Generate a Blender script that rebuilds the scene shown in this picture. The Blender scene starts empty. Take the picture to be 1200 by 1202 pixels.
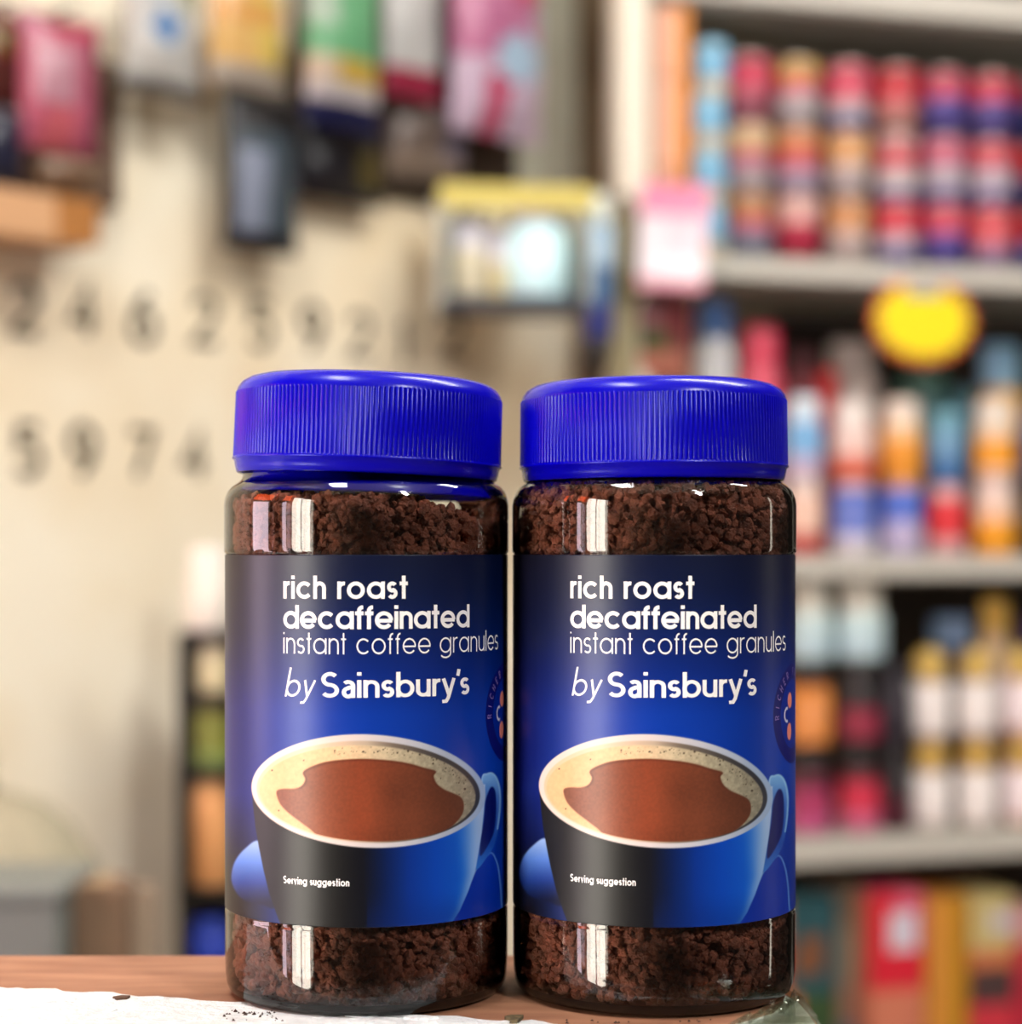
import bpy, bmesh, math, random
import numpy as np
from math import sin, cos, pi, radians, sqrt, atan2

scene = bpy.context.scene
COL = scene.collection
R = random.Random(7)
NR = np.random.RandomState(11)

# ---------------------------------------------------------------- camera
F, HOR = 2300.0, 650.0              # focal length in pixels of the 1200 px frame, horizon row
CZ = 1.0323                         # camera height; the counter top is at 0.9
cam_d = bpy.data.cameras.new('camera'); cam = bpy.data.objects.new('camera', cam_d)
COL.objects.link(cam); scene.camera = cam
cam.location = (0, 0, CZ); cam.rotation_euler = (pi / 2, 0, 0)
cam_d.sensor_fit = 'HORIZONTAL'; cam_d.sensor_width = 36.0; cam_d.lens = 36.0 * F / 1200
cam_d.shift_y = (HOR - 601) / 1200
cam_d.clip_start = 0.02
cam_d.dof.use_dof = True; cam_d.dof.focus_distance = 0.572; cam_d.dof.aperture_fstop = 6.2
cam_d.dof.aperture_blades = 0

# ---------------------------------------------------------------- world, exposure
def lin(c):
    return tuple((x / 255 / 12.92) if x / 255 <= .04045 else ((x / 255 + .055) / 1.055) ** 2.4 for x in c)
world = bpy.data.worlds.new('world'); scene.world = world; world.use_nodes = True
world.node_tree.nodes['Background'].inputs[0].default_value = (.75, .85, 1, 1)
world.node_tree.nodes['Background'].inputs[1].default_value = 0.6
scene.view_settings.view_transform = 'Standard'; scene.view_settings.look = 'None'
scene.view_settings.gamma = 1; scene.view_settings.use_curve_mapping = False
scene.view_settings.exposure = 0.0
scene.cycles.transparent_max_bounces = 16
scene.cycles.caustics_refractive = False; scene.cycles.caustics_reflective = False
scene.cycles.max_bounces = 8

WINDOW_RADIANCE = 18.0
TUBE_RADIANCE = 26.0

def area(name, loc, target, sx, sy, power, color=(1, 1, 1)):
    d = bpy.data.lights.new(name, 'AREA'); d.shape = 'RECTANGLE'; d.size = sx; d.size_y = sy
    d.energy = power; d.color = color
    o = bpy.data.objects.new(name, d); COL.objects.link(o); o.location = loc
    v = [target[i] - loc[i] for i in range(3)]
    import mathutils
    o.rotation_euler = mathutils.Vector(v).to_track_quat('-Z', 'Y').to_euler()
    return o
# ceiling lamps of the shop (the lamp bodies are built further down)
area('ceiling_lamp_light', (0.9, 1.3, 2.76), (0.9, 1.5, 0), 1.2, .25, 34, (1, .98, .95))
area('ceiling_lamp_light', (-0.45, .45, 2.76), (-0.5, 1.6, .3), .25, 1.0, 28, (1, .99, .98))
area('ceiling_lamp_light', (1.35, -1.15, 2.76), (0.1, .6, 0.8), .14, .9, 62, (1, .98, .96))  # added fill for the lettering and the jars' right side, set at this lamp

# ---------------------------------------------------------------- materials
_m = {}
def mat(name, rgb=(200, 200, 200), rough=.5, metal=0, spec=.5, noise=0, nscale=20, bump=0, bscale=200, coat=0, attr=False):
    if name in _m: return _m[name]
    m = bpy.data.materials.new(name); m.use_nodes = True; nt = m.node_tree; n = nt.nodes; L = nt.links
    b = n['Principled BSDF']; c = lin(rgb)
    b.inputs['Base Color'].default_value = (*c, 1); b.inputs['Roughness'].default_value = rough
    b.inputs['Metallic'].default_value = metal; b.inputs['Specular IOR Level'].default_value = spec
    b.inputs['Coat Weight'].default_value = coat
    src = None
    if attr:
        a = n.new('ShaderNodeAttribute'); a.attribute_name = 'Col'; src = a.outputs['Color']
    if noise:
        t = n.new('ShaderNodeTexCoord'); z = n.new('ShaderNodeTexNoise'); z.inputs['Scale'].default_value = nscale
        z.inputs['Detail'].default_value = 5; L.new(t.outputs['Object'], z.inputs['Vector'])
        mr = n.new('ShaderNodeMapRange'); mr.inputs[1].default_value = .3; mr.inputs[2].default_value = .7
        mr.inputs[3].default_value = 1 - noise; mr.inputs[4].default_value = 1 + noise * .6
        L.new(z.outputs['Fac'], mr.inputs[0])
        mx = n.new('ShaderNodeMix'); mx.data_type = 'RGBA'; mx.blend_type = 'MULTIPLY'; mx.inputs[0].default_value = 1
        if src: L.new(src, mx.inputs[6])
        else: mx.inputs[6].default_value = (*c, 1)
        L.new(mr.outputs[0], mx.inputs[7]); src = mx.outputs[2]
    if src: L.new(src, b.inputs['Base Color'])
    if bump:
        t = n.new('ShaderNodeTexCoord'); z = n.new('ShaderNodeTexNoise'); z.inputs['Scale'].default_value = bscale
        z.inputs['Detail'].default_value = 4; L.new(t.outputs['Object'], z.inputs['Vector'])
        bp = n.new('ShaderNodeBump'); bp.inputs['Strength'].default_value = bump; bp.inputs['Distance'].default_value = .002
        L.new(z.outputs['Fac'], bp.inputs['Height']); L.new(bp.outputs[0], b.inputs['Normal'])
    _m[name] = m
    return m
def emat(name, rgb, strength):
    if name in _m: return _m[name]
    m = bpy.data.materials.new(name); m.use_nodes = True; nt = m.node_tree
    nt.nodes.remove(nt.nodes['Principled BSDF']); e = nt.nodes.new('ShaderNodeEmission')
    e.inputs[0].default_value = (*lin(rgb), 1); e.inputs[1].default_value = strength
    nt.links.new(e.outputs[0], nt.nodes['Material Output'].inputs[0]); _m[name] = m
    return m
def glass_skin(name, boost, tint_face, tint_edge, const=None):
    m = bpy.data.materials.new(name); m.use_nodes = True; nt = m.node_tree; n = nt.nodes; L = nt.links
    n.remove(n['Principled BSDF'])
    tr = n.new('ShaderNodeBsdfTransparent'); gl = n.new('ShaderNodeBsdfGlossy'); gl.inputs['Roughness'].default_value = .015
    mix = n.new('ShaderNodeMixShader')
    lw = n.new('ShaderNodeLayerWeight'); lw.inputs[0].default_value = .35
    cr = n.new('ShaderNodeValToRGB'); cr.color_ramp.elements[0].color = (*tint_face, 1); cr.color_ramp.elements[0].position = .35
    cr.color_ramp.elements[1].color = (*tint_edge, 1); cr.color_ramp.elements[1].position = 1
    L.new(lw.outputs['Facing'], cr.inputs[0]); L.new(cr.outputs[0], tr.inputs[0])
    if const is None:
        fr = n.new('ShaderNodeFresnel'); fr.inputs[0].default_value = 1.5
        mu = n.new('ShaderNodeMath'); mu.operation = 'MULTIPLY'; mu.inputs[1].default_value = boost; mu.use_clamp = True
        L.new(fr.outputs[0], mu.inputs[0]); L.new(mu.outputs[0], mix.inputs[0])
    else: mix.inputs[0].default_value = const
    L.new(tr.outputs[0], mix.inputs[1]); L.new(gl.outputs[0], mix.inputs[2]); L.new(mix.outputs[0], n['Material Output'].inputs[0])
    return m
GLASS = glass_skin('clear_glass', 1.3, (.98, .99, .98), (.80, .83, .81))
GLASS_IN = glass_skin('clear_glass_inner', 1, (.99, .995, .99), (.9, .92, .91), .02)
def solid_glass(name, rgb, ior=1.5):
    m = mat(name, rgb, .02); b = m.node_tree.nodes['Principled BSDF']
    b.inputs['Transmission Weight'].default_value = 1; b.inputs['IOR'].default_value = ior; return m
PRINT = mat('printed_packaging', rough=.42, attr=True)
PRINT_GLOSSY = mat('printed_glossy_film', rough=.3, attr=True, bump=.25, bscale=40)
PRINT_TIN = mat('printed_tin', rough=.38, attr=True)

# ---------------------------------------------------------------- mesh helpers
class MB:
    def __init__(s): s.v = []; s.f = []; s.c = []; s.mi = []; s.sm = []
    def add(s, vs, fs, col=None, mi=0, smooth=False):
        k = len(s.v); s.v += [tuple(v) for v in vs]
        for i, f in enumerate(fs):
            s.f.append(tuple(a + k for a in f)); s.mi.append(mi); s.sm.append(smooth)
            s.c.append(col[i] if (isinstance(col, list)) else (col or (255, 255, 255)))
        return s
    def box(s, c, d, col=None, mi=0, rz=0, bev=0):
        x, y, z = d[0] / 2, d[1] / 2, d[2] / 2
        if bev:
            b = bev; P = []
            for zz, ins in ((-z, b), (-z + b, 0), (z - b, 0), (z, b)):
                X, Y = x - ins, y - ins
                bb = b if ins == 0 else b * .5
                P += [(-X + bb, -Y, zz), (X - bb, -Y, zz), (X, -Y + bb, zz), (X, Y - bb, zz), (X - bb, Y, zz), (-X + bb, Y, zz), (-X, Y - bb, zz), (-X, -Y + bb, zz)]
            fs = [tuple(range(7, -1, -1)), tuple(range(24, 32))]
            for r in range(3):
                for i in range(8): fs.append((r * 8 + i, r * 8 + (i + 1) % 8, (r + 1) * 8 + (i + 1) % 8, (r + 1) * 8 + i))
            vs = P
        else:
            vs = [(-x, -y, -z), (x, -y, -z), (x, y, -z), (-x, y, -z), (-x, -y, z), (x, -y, z), (x, y, z), (-x, y, z)]
            fs = [(0, 3, 2, 1), (4, 5, 6, 7), (0, 1, 5, 4), (1, 2, 6, 5), (2, 3, 7, 6), (3, 0, 4, 7)]
        ca, sa = cos(rz), sin(rz)
        vs = [(c[0] + p[0] * ca - p[1] * sa, c[1] + p[0] * sa + p[1] * ca, c[2] + p[2]) for p in vs]
        return s.add(vs, fs, col, mi)
    def lathe(s, prof, n=32, c=(0, 0, 0), cols=None, mis=None, smooth=True, rib=None, closed=False):
        # prof: list of (r, z); a face band i joins ring i to ring i+1; colours/material per band
        vs = []; rings = []
        for (r, z) in prof:
            if r < 1e-7: rings.append([len(vs)]); vs.append((c[0], c[1], c[2] + z))
            else:
                rings.append(list(range(len(vs), len(vs) + n)))
                for i in range(n):
                    a = 2 * pi * i / n
                    vs.append((c[0] + r * cos(a), c[1] + r * sin(a), c[2] + z))
        k = len(s.v); s.v += vs
        bands = list(range(len(prof) - 1))
        for b in bands:
            A, B = rings[b], rings[b + 1]
            for i in range(n):
                j = (i + 1) % n
                if len(A) == 1 and len(B) == 1: continue
                if len(A) == 1: f = (A[0], B[j], B[i])
                elif len(B) == 1: f = (A[i], A[j], B[0])
                else: f = (A[i], A[j], B[j], B[i])
                s.f.append(tuple(q + k for q in f)); s.mi.append(mis[b] if mis else 0); s.sm.append(smooth)
                s.c.append(cols[b] if cols else (255, 255, 255))
        return s
    def mesh(s, name, mats, color=False):
        me = bpy.data.meshes.new(name); me.from_pydata(s.v, [], s.f)
        if not isinstance(mats, (list, tuple)): mats = [mats]
        for m in mats: me.materials.append(m)
        me.polygons.foreach_set('material_index', s.mi); me.polygons.foreach_set('use_smooth', s.sm)
        if color:
            ca = me.color_attributes.new('Col', 'FLOAT_COLOR', 'CORNER')
            arr = []
            for f, c in zip(s.f, s.c):
                l = lin(c)
                arr += [l[0], l[1], l[2], 1.0] * len(f)
            ca.data.foreach_set('color', arr)
        me.update(); return me
    def build(s, name, mats, parent=None, color=False):
        return link(name, s.mesh(name, mats, color), parent)
def link(name, data, parent=None):
    o = bpy.data.objects.new(name, data); COL.objects.link(o)
    if parent is not None: o.parent = parent
    return o
def empty(name, loc, rz=0):
    o = bpy.data.objects.new(name, None); COL.objects.link(o); o.location = loc; o.rotation_euler = (0, 0, rz)
    o.empty_display_size = .02; return o
def tag(o, label, cat, group=None, kind=None):
    if label: o['label'] = label
    if cat: o['category'] = cat
    if group: o['group'] = group
    if kind: o['kind'] = kind
    return o

# pixel of the photograph -> where its sight line meets the slanted left wall or the shelf front
WA, WD = (-.548, 2.10), (cos(radians(45)), sin(radians(45)))
WN = (WD[1], -WD[0])                                 # wall normal towards the room
SA, SAL = (.158, 2.60), radians(16.5)
SD = (cos(SAL), sin(SAL)); SN = (sin(SAL), -cos(SAL))
def along(x, A, Dr, off=0.0, N=(0, 0)):
    k = (x - 600) / F; ax, ay = A[0] + N[0] * off, A[1] + N[1] * off
    s = (ay * k - ax) / (Dr[0] - Dr[1] * k)
    return ax + s * Dr[0], ay + s * Dr[1], s
def wall_pt(x, off=0.0):
    X, Y, s = along(x, WA, WD, off, WN); return X, Y, s
def shelf_pt(x, off=0.0):
    X, Y, s = along(x, SA, SD, off, SN); return X, Y, s
def zrow(y, D): return CZ - (y - HOR) / F * D

# ================================================================= THE ROOM
WALL = mat('cream_plaster', (236, 226, 198), .85)
def plaster():
    nt = WALL.node_tree; n = nt.nodes; L = nt.links; b = n['Principled BSDF']
    t = n.new('ShaderNodeTexCoord'); a = n.new('ShaderNodeTexNoise'); a.inputs['Scale'].default_value = 2.6; a.inputs['Detail'].default_value = 3
    c = n.new('ShaderNodeTexNoise'); c.inputs['Scale'].default_value = 9; c.inputs['Detail'].default_value = 6
    L.new(t.outputs['Object'], a.inputs['Vector']); L.new(t.outputs['Object'], c.inputs['Vector'])
    r = n.new('ShaderNodeValToRGB'); e = r.color_ramp.elements
    e[0].position = .36; e[0].color = (*lin((222, 203, 168)), 1); e[1].position = .56; e[1].color = (*lin((238, 231, 210)), 1)
    L.new(a.outputs['Fac'], r.inputs[0])
    m = n.new('ShaderNodeMix'); m.data_type = 'RGBA'; m.inputs[7].default_value = (*lin((232, 220, 192)), 1)
    mr = n.new('ShaderNodeMapRange'); mr.inputs[1].default_value = .45; mr.inputs[2].default_value = .75; mr.inputs[4].default_value = .7
    L.new(c.outputs['Fac'], mr.inputs[0]); L.new(mr.outputs[0], m.inputs[0]); L.new(r.outputs[0], m.inputs[6])
    L.new(m.outputs[2], b.inputs['Base Color'])
    bp = n.new('ShaderNodeBump'); bp.inputs['Strength'].default_value = .3; bp.inputs['Distance'].default_value = .004
    L.new(c.outputs['Fac'], bp.inputs['Height']); L.new(bp.outputs[0], b.inputs['Normal'])
plaster()
DULL = mat('dull_brown_wall_paint', (64, 56, 50), .85, noise=.15, nscale=3)
CEIL = mat('ceiling_paint', (205, 200, 190), .9, noise=.05, nscale=3)
FLOORM = mat('worn_floor_concrete', (120, 100, 84), .7, noise=.3, nscale=5)

def slab_wall(name, p, q, z0, z1, m, holes=(), th=.12, side=1):
    """wall between plan points p and q with rectangular openings (s0, s1, z0, z1)"""
    L_ = sqrt((q[0] - p[0]) ** 2 + (q[1] - p[1]) ** 2); a = atan2(q[1] - p[1], q[0] - p[0])
    mb = MB(); xs = [0]
    cuts = sorted(holes)
    def piece(s0, s1, a0, a1):
        if s1 - s0 < 1e-4 or a1 - a0 < 1e-4: return
        c = ((s0 + s1) / 2, side * th / 2); ca, sa = cos(a), sin(a)
        mb.box((c[0] * ca - c[1] * sa, c[0] * sa + c[1] * ca, (a0 + a1) / 2), (s1 - s0, th, a1 - a0), rz=a)
    cur = 0
    for (s0, s1, h0, h1) in cuts:
        piece(cur, s0, z0, z1); piece(s0, s1, z0, h0); piece(s0, s1, h1, z1); cur = s1
    piece(cur, L_, z0, z1)
    o = mb.build(name, m); o.location = (p[0], p[1], 0); o['kind'] = 'structure'
    return o
XL, YB, XR, ZC = -1.72, -2.1, 2.7, 2.9
corner = (XL, WA[1] - (WA[0] - XL))                   # where the slanted wall meets the side wall
wend = (WA[0] + WD[0] * 1.35, WA[1] + WD[1] * 1.35)
w1 = slab_wall('wall_left', corner, wend, 0, ZC, WALL, side=1)
# side wall (out of frame) with the shop front openings that show as reflections in the jars
H_main = (-1.42, -.46, .12, 1.85); H_mid = (-.36, -.12, .12, 1.42); H_far = (.24, .87, .12, 1.38)
def side(y): return corner[1] - y
holes = [(side(h[1]), side(h[0]), h[2], h[3]) for h in (H_far, H_mid, H_main)]
slab_wall('wall_side', corner, (XL, YB), 0, ZC, DULL, holes, side=-1)
slab_wall('wall_rear', (XL, YB), (XR, YB), 0, ZC, DULL, side=-1)
H_r = (1.10, 1.30, .2, 1.9)
slab_wall('wall_right', (XR, YB), (XR, 4.2), 0, ZC, DULL, [(H_r[0] - YB, H_r[1] - YB, H_r[2], H_r[3])], side=-1)
bk = shelf_pt(735, -.62)
slab_wall('wall_back', (wend[0] - .02, wend[1]), (XR, wend[1] + .45), 0, ZC, DULL, side=1)
fl = MB().box((.45, 1.0, -.05), (4.9, 6.6, .1)).build('floor', FLOORM); fl['kind'] = 'structure'
ce = MB().box((.45, 1.0, ZC + .05), (4.9, 6.6, .1)).build('ceiling', CEIL); ce['kind'] = 'structure'

DAY = emat('daylit_frosted_pane', (255, 247, 232), WINDOW_RADIANCE)
DAY2 = emat('daylit_frosted_pane_soft', (250, 224, 238), WINDOW_RADIANCE * .6)
SIGN = emat('backlit_orange_sign', (255, 92, 40), 9)
FRAME = mat('white_window_frame', (215, 212, 205), .5, noise=.05)
for i, (h, m) in enumerate(((H_main, DAY), (H_mid, DAY2), (H_far, DAY2), (H_r, emat('dim_daylit_pane', (255, 244, 224), 5)))):
    fx = .02 if i < 3 else -.02
    e = empty('window_%d' % (i + 1), (XL - .05 if i < 3 else XR + .05, (h[0] + h[1]) / 2, (h[2] + h[3]) / 2)); e['kind'] = 'structure'
    w, hh = h[1] - h[0], h[3] - h[2]
    MB().box((0, 0, 0), (.01, w, hh)).build('pane', m, e)
    f = MB(); t = .045
    for s in (-1, 1):
        f.box((fx, s * (w / 2 - t / 2), 0), (.05, t, hh)); f.box((fx, 0, s * (hh / 2 - t / 2)), (.05, w - 2 * t, t))
    if i == 0: f.box((.02, .04, 0), (.05, .03, hh - 2 * t))
    f.build('window_frame', FRAME, e)
for h, z in ((H_mid, 1.46), (H_far, 1.42)):
    s_ = empty('sign_box', (XL + .03, (h[0] + h[1]) / 2, z + .21))
    MB().box((.02, 0, 0), (.012, h[1] - h[0], .40)).build('sign_face', SIGN, s_)
    MB().box((-.005, 0, 0), (.038, h[1] - h[0] + .02, .42)).build('housing', FRAME, s_)
    tag(s_, 'orange lit sign box over the %s window of the side wall' % ('middle' if h is H_mid else 'far'), 'sign')

TUBE = emat('fluorescent_tube_glow', (255, 246, 232), TUBE_RADIANCE)
for (x, y, sx, sy, lab) in ((.9, 1.3, 1.2, .2, 'fluorescent ceiling lamp above the shelving'), (-.45, .45, .2, 1.0, 'fluorescent ceiling lamp beside the cream wall'),
                       (1.35, -1.15, .12, .9, 'fluorescent ceiling lamp behind the counter')):
    e = empty('ceiling_lamp', (x, y, ZC)); tag(e, lab, 'lamp')
    MB().box((0, 0, -.02), (sx + .06, sy + .06, .04), bev=.006).build('housing', FRAME, e)
    t = MB(); 
    if sx > sy: t.box((0, 0, -.06), (sx, .04, .035), bev=.01)
    else: t.box((0, 0, -.06), (.04, sy, .035), bev=.01)
    t.build('tube', TUBE, e)

# ================================================================= COUNTER
WOOD = mat('worn_brown_board', (186, 138, 108), .6, bump=.25, bscale=60)
def woodify():
    nt = WOOD.node_tree; n = nt.nodes; L = nt.links; b = n['Principled BSDF']
    t = n.new('ShaderNodeTexCoord'); mp = n.new('ShaderNodeMapping'); mp.inputs['Scale'].default_value = (6, 40, 20)
    z = n.new('ShaderNodeTexNoise'); z.inputs['Scale'].default_value = 3; z.inputs['Detail'].default_value = 6
    L.new(t.outputs['Object'], mp.inputs[0]); L.new(mp.outputs[0], z.inputs['Vector'])
    r = n.new('ShaderNodeValToRGB'); e = r.color_ramp.elements
    e[0].position = .3; e[0].color = (*lin((138, 92, 68)), 1); e[1].position = .7; e[1].color = (*lin((172, 124, 94)), 1)
    L.new(z.outputs['Fac'], r.inputs[0]); L.new(r.outputs[0], b.inputs['Base Color'])
woodify()
PAINT = mat('flaking_white_paint', (232, 238, 240), .5, noise=.16, nscale=120, bump=.8, bscale=350)
ct = empty('counter', (-.45, .4, 0))
def prism(pts, z0, z1, mb=None, col=None, mi=0):
    mb = mb or MB(); n = len(pts)
    vs = [(p[0], p[1], z0) for p in pts] + [(p[0], p[1], z1) for p in pts]
    fs = [tuple(range(n - 1, -1, -1)), tuple(range(n, 2 * n))] + [(i, (i + 1) % n, n + (i + 1) % n, n + i) for i in range(n)]
    return mb.add(vs, fs, col, mi)
B0 = .6474
FE = .541
END = [(.0862, FE), (.0866, .556), (.0856, .572), (.0835, .588), (.0818, .61), (.078, .634), (.070, B0)]
def shift(o): o.v = [(a + .45, b - .4, c) for a, b, c in o.v]; return o
shift(prism([(-1.0, FE)] + END + [(-1.0, B0)], .88, .8995)).build('counter_top', WOOD, ct)
shift(prism([(-1.0, .546)] + [(.083, .546), (.083, .57), (.079, .60), (.072, .640), (-1.0, .640)], 0, .8795)).build('counter_base', mat('counter_base_paint', (150, 150, 128), .7, noise=.1), ct)
# the white paint left on the front of the top: ragged edge running from left to between the jars
def edge_y(x): return .5575 - .278 * (x + .005)
pts = []
xs = np.linspace(-.40, .048, 150)
for x in xs:
    pts.append((x, min(edge_y(x), .66) + R.uniform(-.0012, .0012) + .0012 * sin(x * 300)))
pts = [(x, min(y, B0 - .002)) for x, y in pts] + [(.050, FE + .0005), (-.40, FE + .0005)]
pts = [(x + .45, y - .4) for x, y in pts]
m_ = prism(pts[::-1], .8995, .9)
m_.build('paint_layer', PAINT, ct)
m_ = shift(prism([(.0565, FE + .0005), (.0610, .5490), (.0680, .5560), (.0755, .5640), (.0800, .5760), (.0822, .5870), (.0846, .5790), (.0855, .5640), (.0858, FE + .0005)], .8995, .9))
m_.build('paint_layer', PAINT, ct)
# a few blisters of paint, proud of the layer
fl = MB()
for k in range(34):
    x = R.uniform(-.16, .0); y = edge_y(x) - R.uniform(.002, .03); s = R.uniform(.0008, .0028); n = 6
    pp = [(x + .45 + s * R.uniform(.6, 1.3) * cos(2 * pi * i / n) * 1.8, y - .4 + s * R.uniform(.6, 1.2) * sin(2 * pi * i / n)) for i in range(n)]
    prism(pp, .9, .9 + R.uniform(.0002, .0005), fl)
f_ = fl.build('paint_flakes', PAINT, ct); f_['kind'] = 'stuff'
tag(ct, 'brown counter board with flaking white paint along its front, under the jars', 'counter')

# brown chip in the white paint, between the jars
cx, cy = (604 - 600) / F * .5555, .5545
ch = MB(); n = 7
pp = [(cx - .0028, cy + .0016), (cx - .0012, cy + .0034), (cx + .0026, cy + .0034), (cx + .0018, cy), (cx + .0008, cy - .003), (cx - .0014, cy - .003), (cx - .0012, cy)]
prism(pp[::-1], .9, .9011, ch)
tag(ch.build('wood_chip', mat('olive_brown_wood', (96, 84, 56), .8, noise=.5, nscale=700)), 'small olive brown chip lying on white paint between the jars', 'chip')

# ================================================================= STROKE LETTERS
def arc(cx, cy, r, a0, a1, ry=None, n=None):
    ry = r if ry is None else ry
    n = n or max(4, int(abs(a1 - a0) / 12))
    return [(cx + r * cos(radians(a0 + (a1 - a0) * i / n)), cy + ry * sin(radians(a0 + (a1 - a0) * i / n))) for i in range(n + 1)]
def glyph(ch, w, A=1.34):
    """strokes (centre lines, x-height 1) and advance of a geometric sans letter with stroke width w"""
    h = w / 2; Rr = .5 - h; N = .70 - w  # n inner width
    if ch == 'o': return [arc(.5, .5, Rr, 0, 360, n=32)], 1.0
    if ch == 'c': return [arc(.5, .5, Rr, 42, 318, n=26)], .93
    if ch == 'e': return [arc(.5, .5, Rr, 0, 322, n=28), [(.5 - Rr, .47), (.5 + Rr + h * .6, .47)]], 1.0
    if ch == 'a': return [arc(.5, .5, Rr, 0, 360, n=32), [(1 - h, 0), (1 - h, 1)]], 1.0
    if ch == 'd': return [arc(.5, .5, Rr, 0, 360, n=32), [(1 - h, 0), (1 - h, A)]], 1.0
    if ch == 'b': return [arc(.5, .5, Rr, 0, 360, n=32), [(h, 0), (h, A)]], 1.0
    if ch == 'p': return [arc(.5, .5, Rr, 0, 360, n=32), [(h, -.34), (h, 1)]], 1.0
    if ch == 'g': return [arc(.5, .5, Rr, 0, 360, n=32), [(1 - h, 1), (1 - h, .0)] + arc(.5, -.0, Rr, 0, -150, ry=.34 - h, n=14)], 1.0
    rn = (.74 - w) / 2
    if ch == '@':
        W = .66
        return [arc(W - h - .22, 1 - h - .22, .22, 140, 0, n=9) + [(W - h, 0)], [(W - h, .60), (W - h - .2, .57)] + arc(W - h - .2, .30, .42 - w, 95, 270, ry=.30 - h * .6, n=12) + [(W - h, .2)]], W
    if ch == 'B': return [[(x * .86, y) for x, y in arc(.5, .5, Rr, 0, 360, n=32)], [(h, 0), (h, A)]], .86
    if ch in 'nh': return [[(h, 0), (h, A if ch == 'h' else 1)], arc(h + rn, 1 - h - rn, rn, 180, 0, n=14) + [(h + 2 * rn, 0)]], .74
    if ch == 'u': return [[(.74 - h, 0), (.74 - h, 1)], [(h, 1)] + arc(h + rn, h + rn, rn, 180, 360, n=14)], .74
    if ch == 'r': return [[(h, 0), (h, 1)], arc(h + rn, 1 - h - rn, rn, 180, 78, n=8)], .42
    if ch == 'i': return [[(h, 0), (h, 1)], [(h, A - w * .95), (h, A)]], w
    if ch == 'l': return [[(h, 0), (h, A)]], w
    if ch == 't': return [[(.13 + h, 0), (.13 + h, A)], [(0, 1 - h), (.26 + w, 1 - h)]], .26 + w
    if ch == 'f': return [[(.11 + h, 0), (.11 + h, A - .3)] + arc(.11 + h + .2, A - .28, .2, 180, 85, ry=.28 - h, n=7), [(0, 1 - h), (.24 + w, 1 - h)]], .3 + w * .75
    if ch in 's$':
        r1 = (.5 - h) / 2 + h * .12
        a = arc(.3, 1 - h - r1, .3 - h, 35, 270, ry=r1, n=14); b = arc(.3, h + r1, .3 - h, 90, -145, ry=r1, n=14)
        return [a + b[1:]], .6
    if ch == 'S':
        C = 1.45; r1 = (C / 2 - h) / 2
        a = arc(.43, C - h - r1, .42 - h, 38, 270, ry=r1, n=16); b = arc(.41, h + r1, .44 - h, 90, -145, ry=r1, n=16)
        return [a + b[1:]], .85
    if ch == 'y': return [[(h * .9, 1), (.40, .05)], [(.78 - h * .9, 1), (.36, -.12), (.24, -.32), (.02, -.36 + h * .3)]], .78
    if ch == 'v': return [[(h * .9, 1), (.37, .0), (.74 - h * .9, 1)]], .74
    if ch == "'": return [[(h * 1.3, 1.5), (h * .5, 1.12)]], w * .6
    if ch == ' ': return [], .42
    D = {'1': [[(.15, 1.1), (.38, 1.4), (.38, 0)]], '2': [arc(.4, 1.0, .36, 165, -30, n=12) + [(.04, .06), (.8, .06)]],
         '4': [[(.58, 0), (.58, 1.4), (.02, .42), (.8, .42)]], '7': [[(.02, 1.34), (.76, 1.34), (.25, 0)]],
         '5': [[(.72, 1.34), (.16, 1.34), (.1, .78)] + arc(.36, .45, .37, 125, -140, ry=.42, n=14)],
         '6': [arc(.4, .42, .36, 0, 360, ry=.40, n=20), [(.06, .5), (.2, .95), (.6, 1.38)]],
         '9': [arc(.4, .98, .36, 0, 360, ry=.40, n=20), [(.76, .98), (.68, .5), (.3, .02)]]}
    if ch in D: return D[ch], .8
    U = {'R': [[(.1, 0), (.1, 1.4), (.5, 1.4), (.68, 1.2), (.68, .95), (.5, .75), (.1, .75)], [(.4, .75), (.72, 0)]],
         'I': [[(.1, 0), (.1, 1.4)]], 'C': [arc(.5, .7, .42, 45, 315, ry=.66, n=14)],
         'H': [[(.1, 0), (.1, 1.4)], [(.75, 0), (.75, 1.4)], [(.1, .72), (.75, .72)]],
         'E': [[(.7, 0), (.1, 0), (.1, 1.4), (.7, 1.4)], [(.1, .72), (.6, .72)]],
         'F': [[(.1, 0), (.1, 1.4), (.7, 1.4)], [(.1, .72), (.6, .72)]],
         'U': [[(.1, 1.4), (.1, .4), (.25, .05), (.6, .05), (.75, .4), (.75, 1.4)]], 'L': [[(.1, 1.4), (.1, 0), (.65, 0)]]}
    if ch in U: return U[ch], {'I': .2}.get(ch, .8)
    return [], .4
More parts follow.
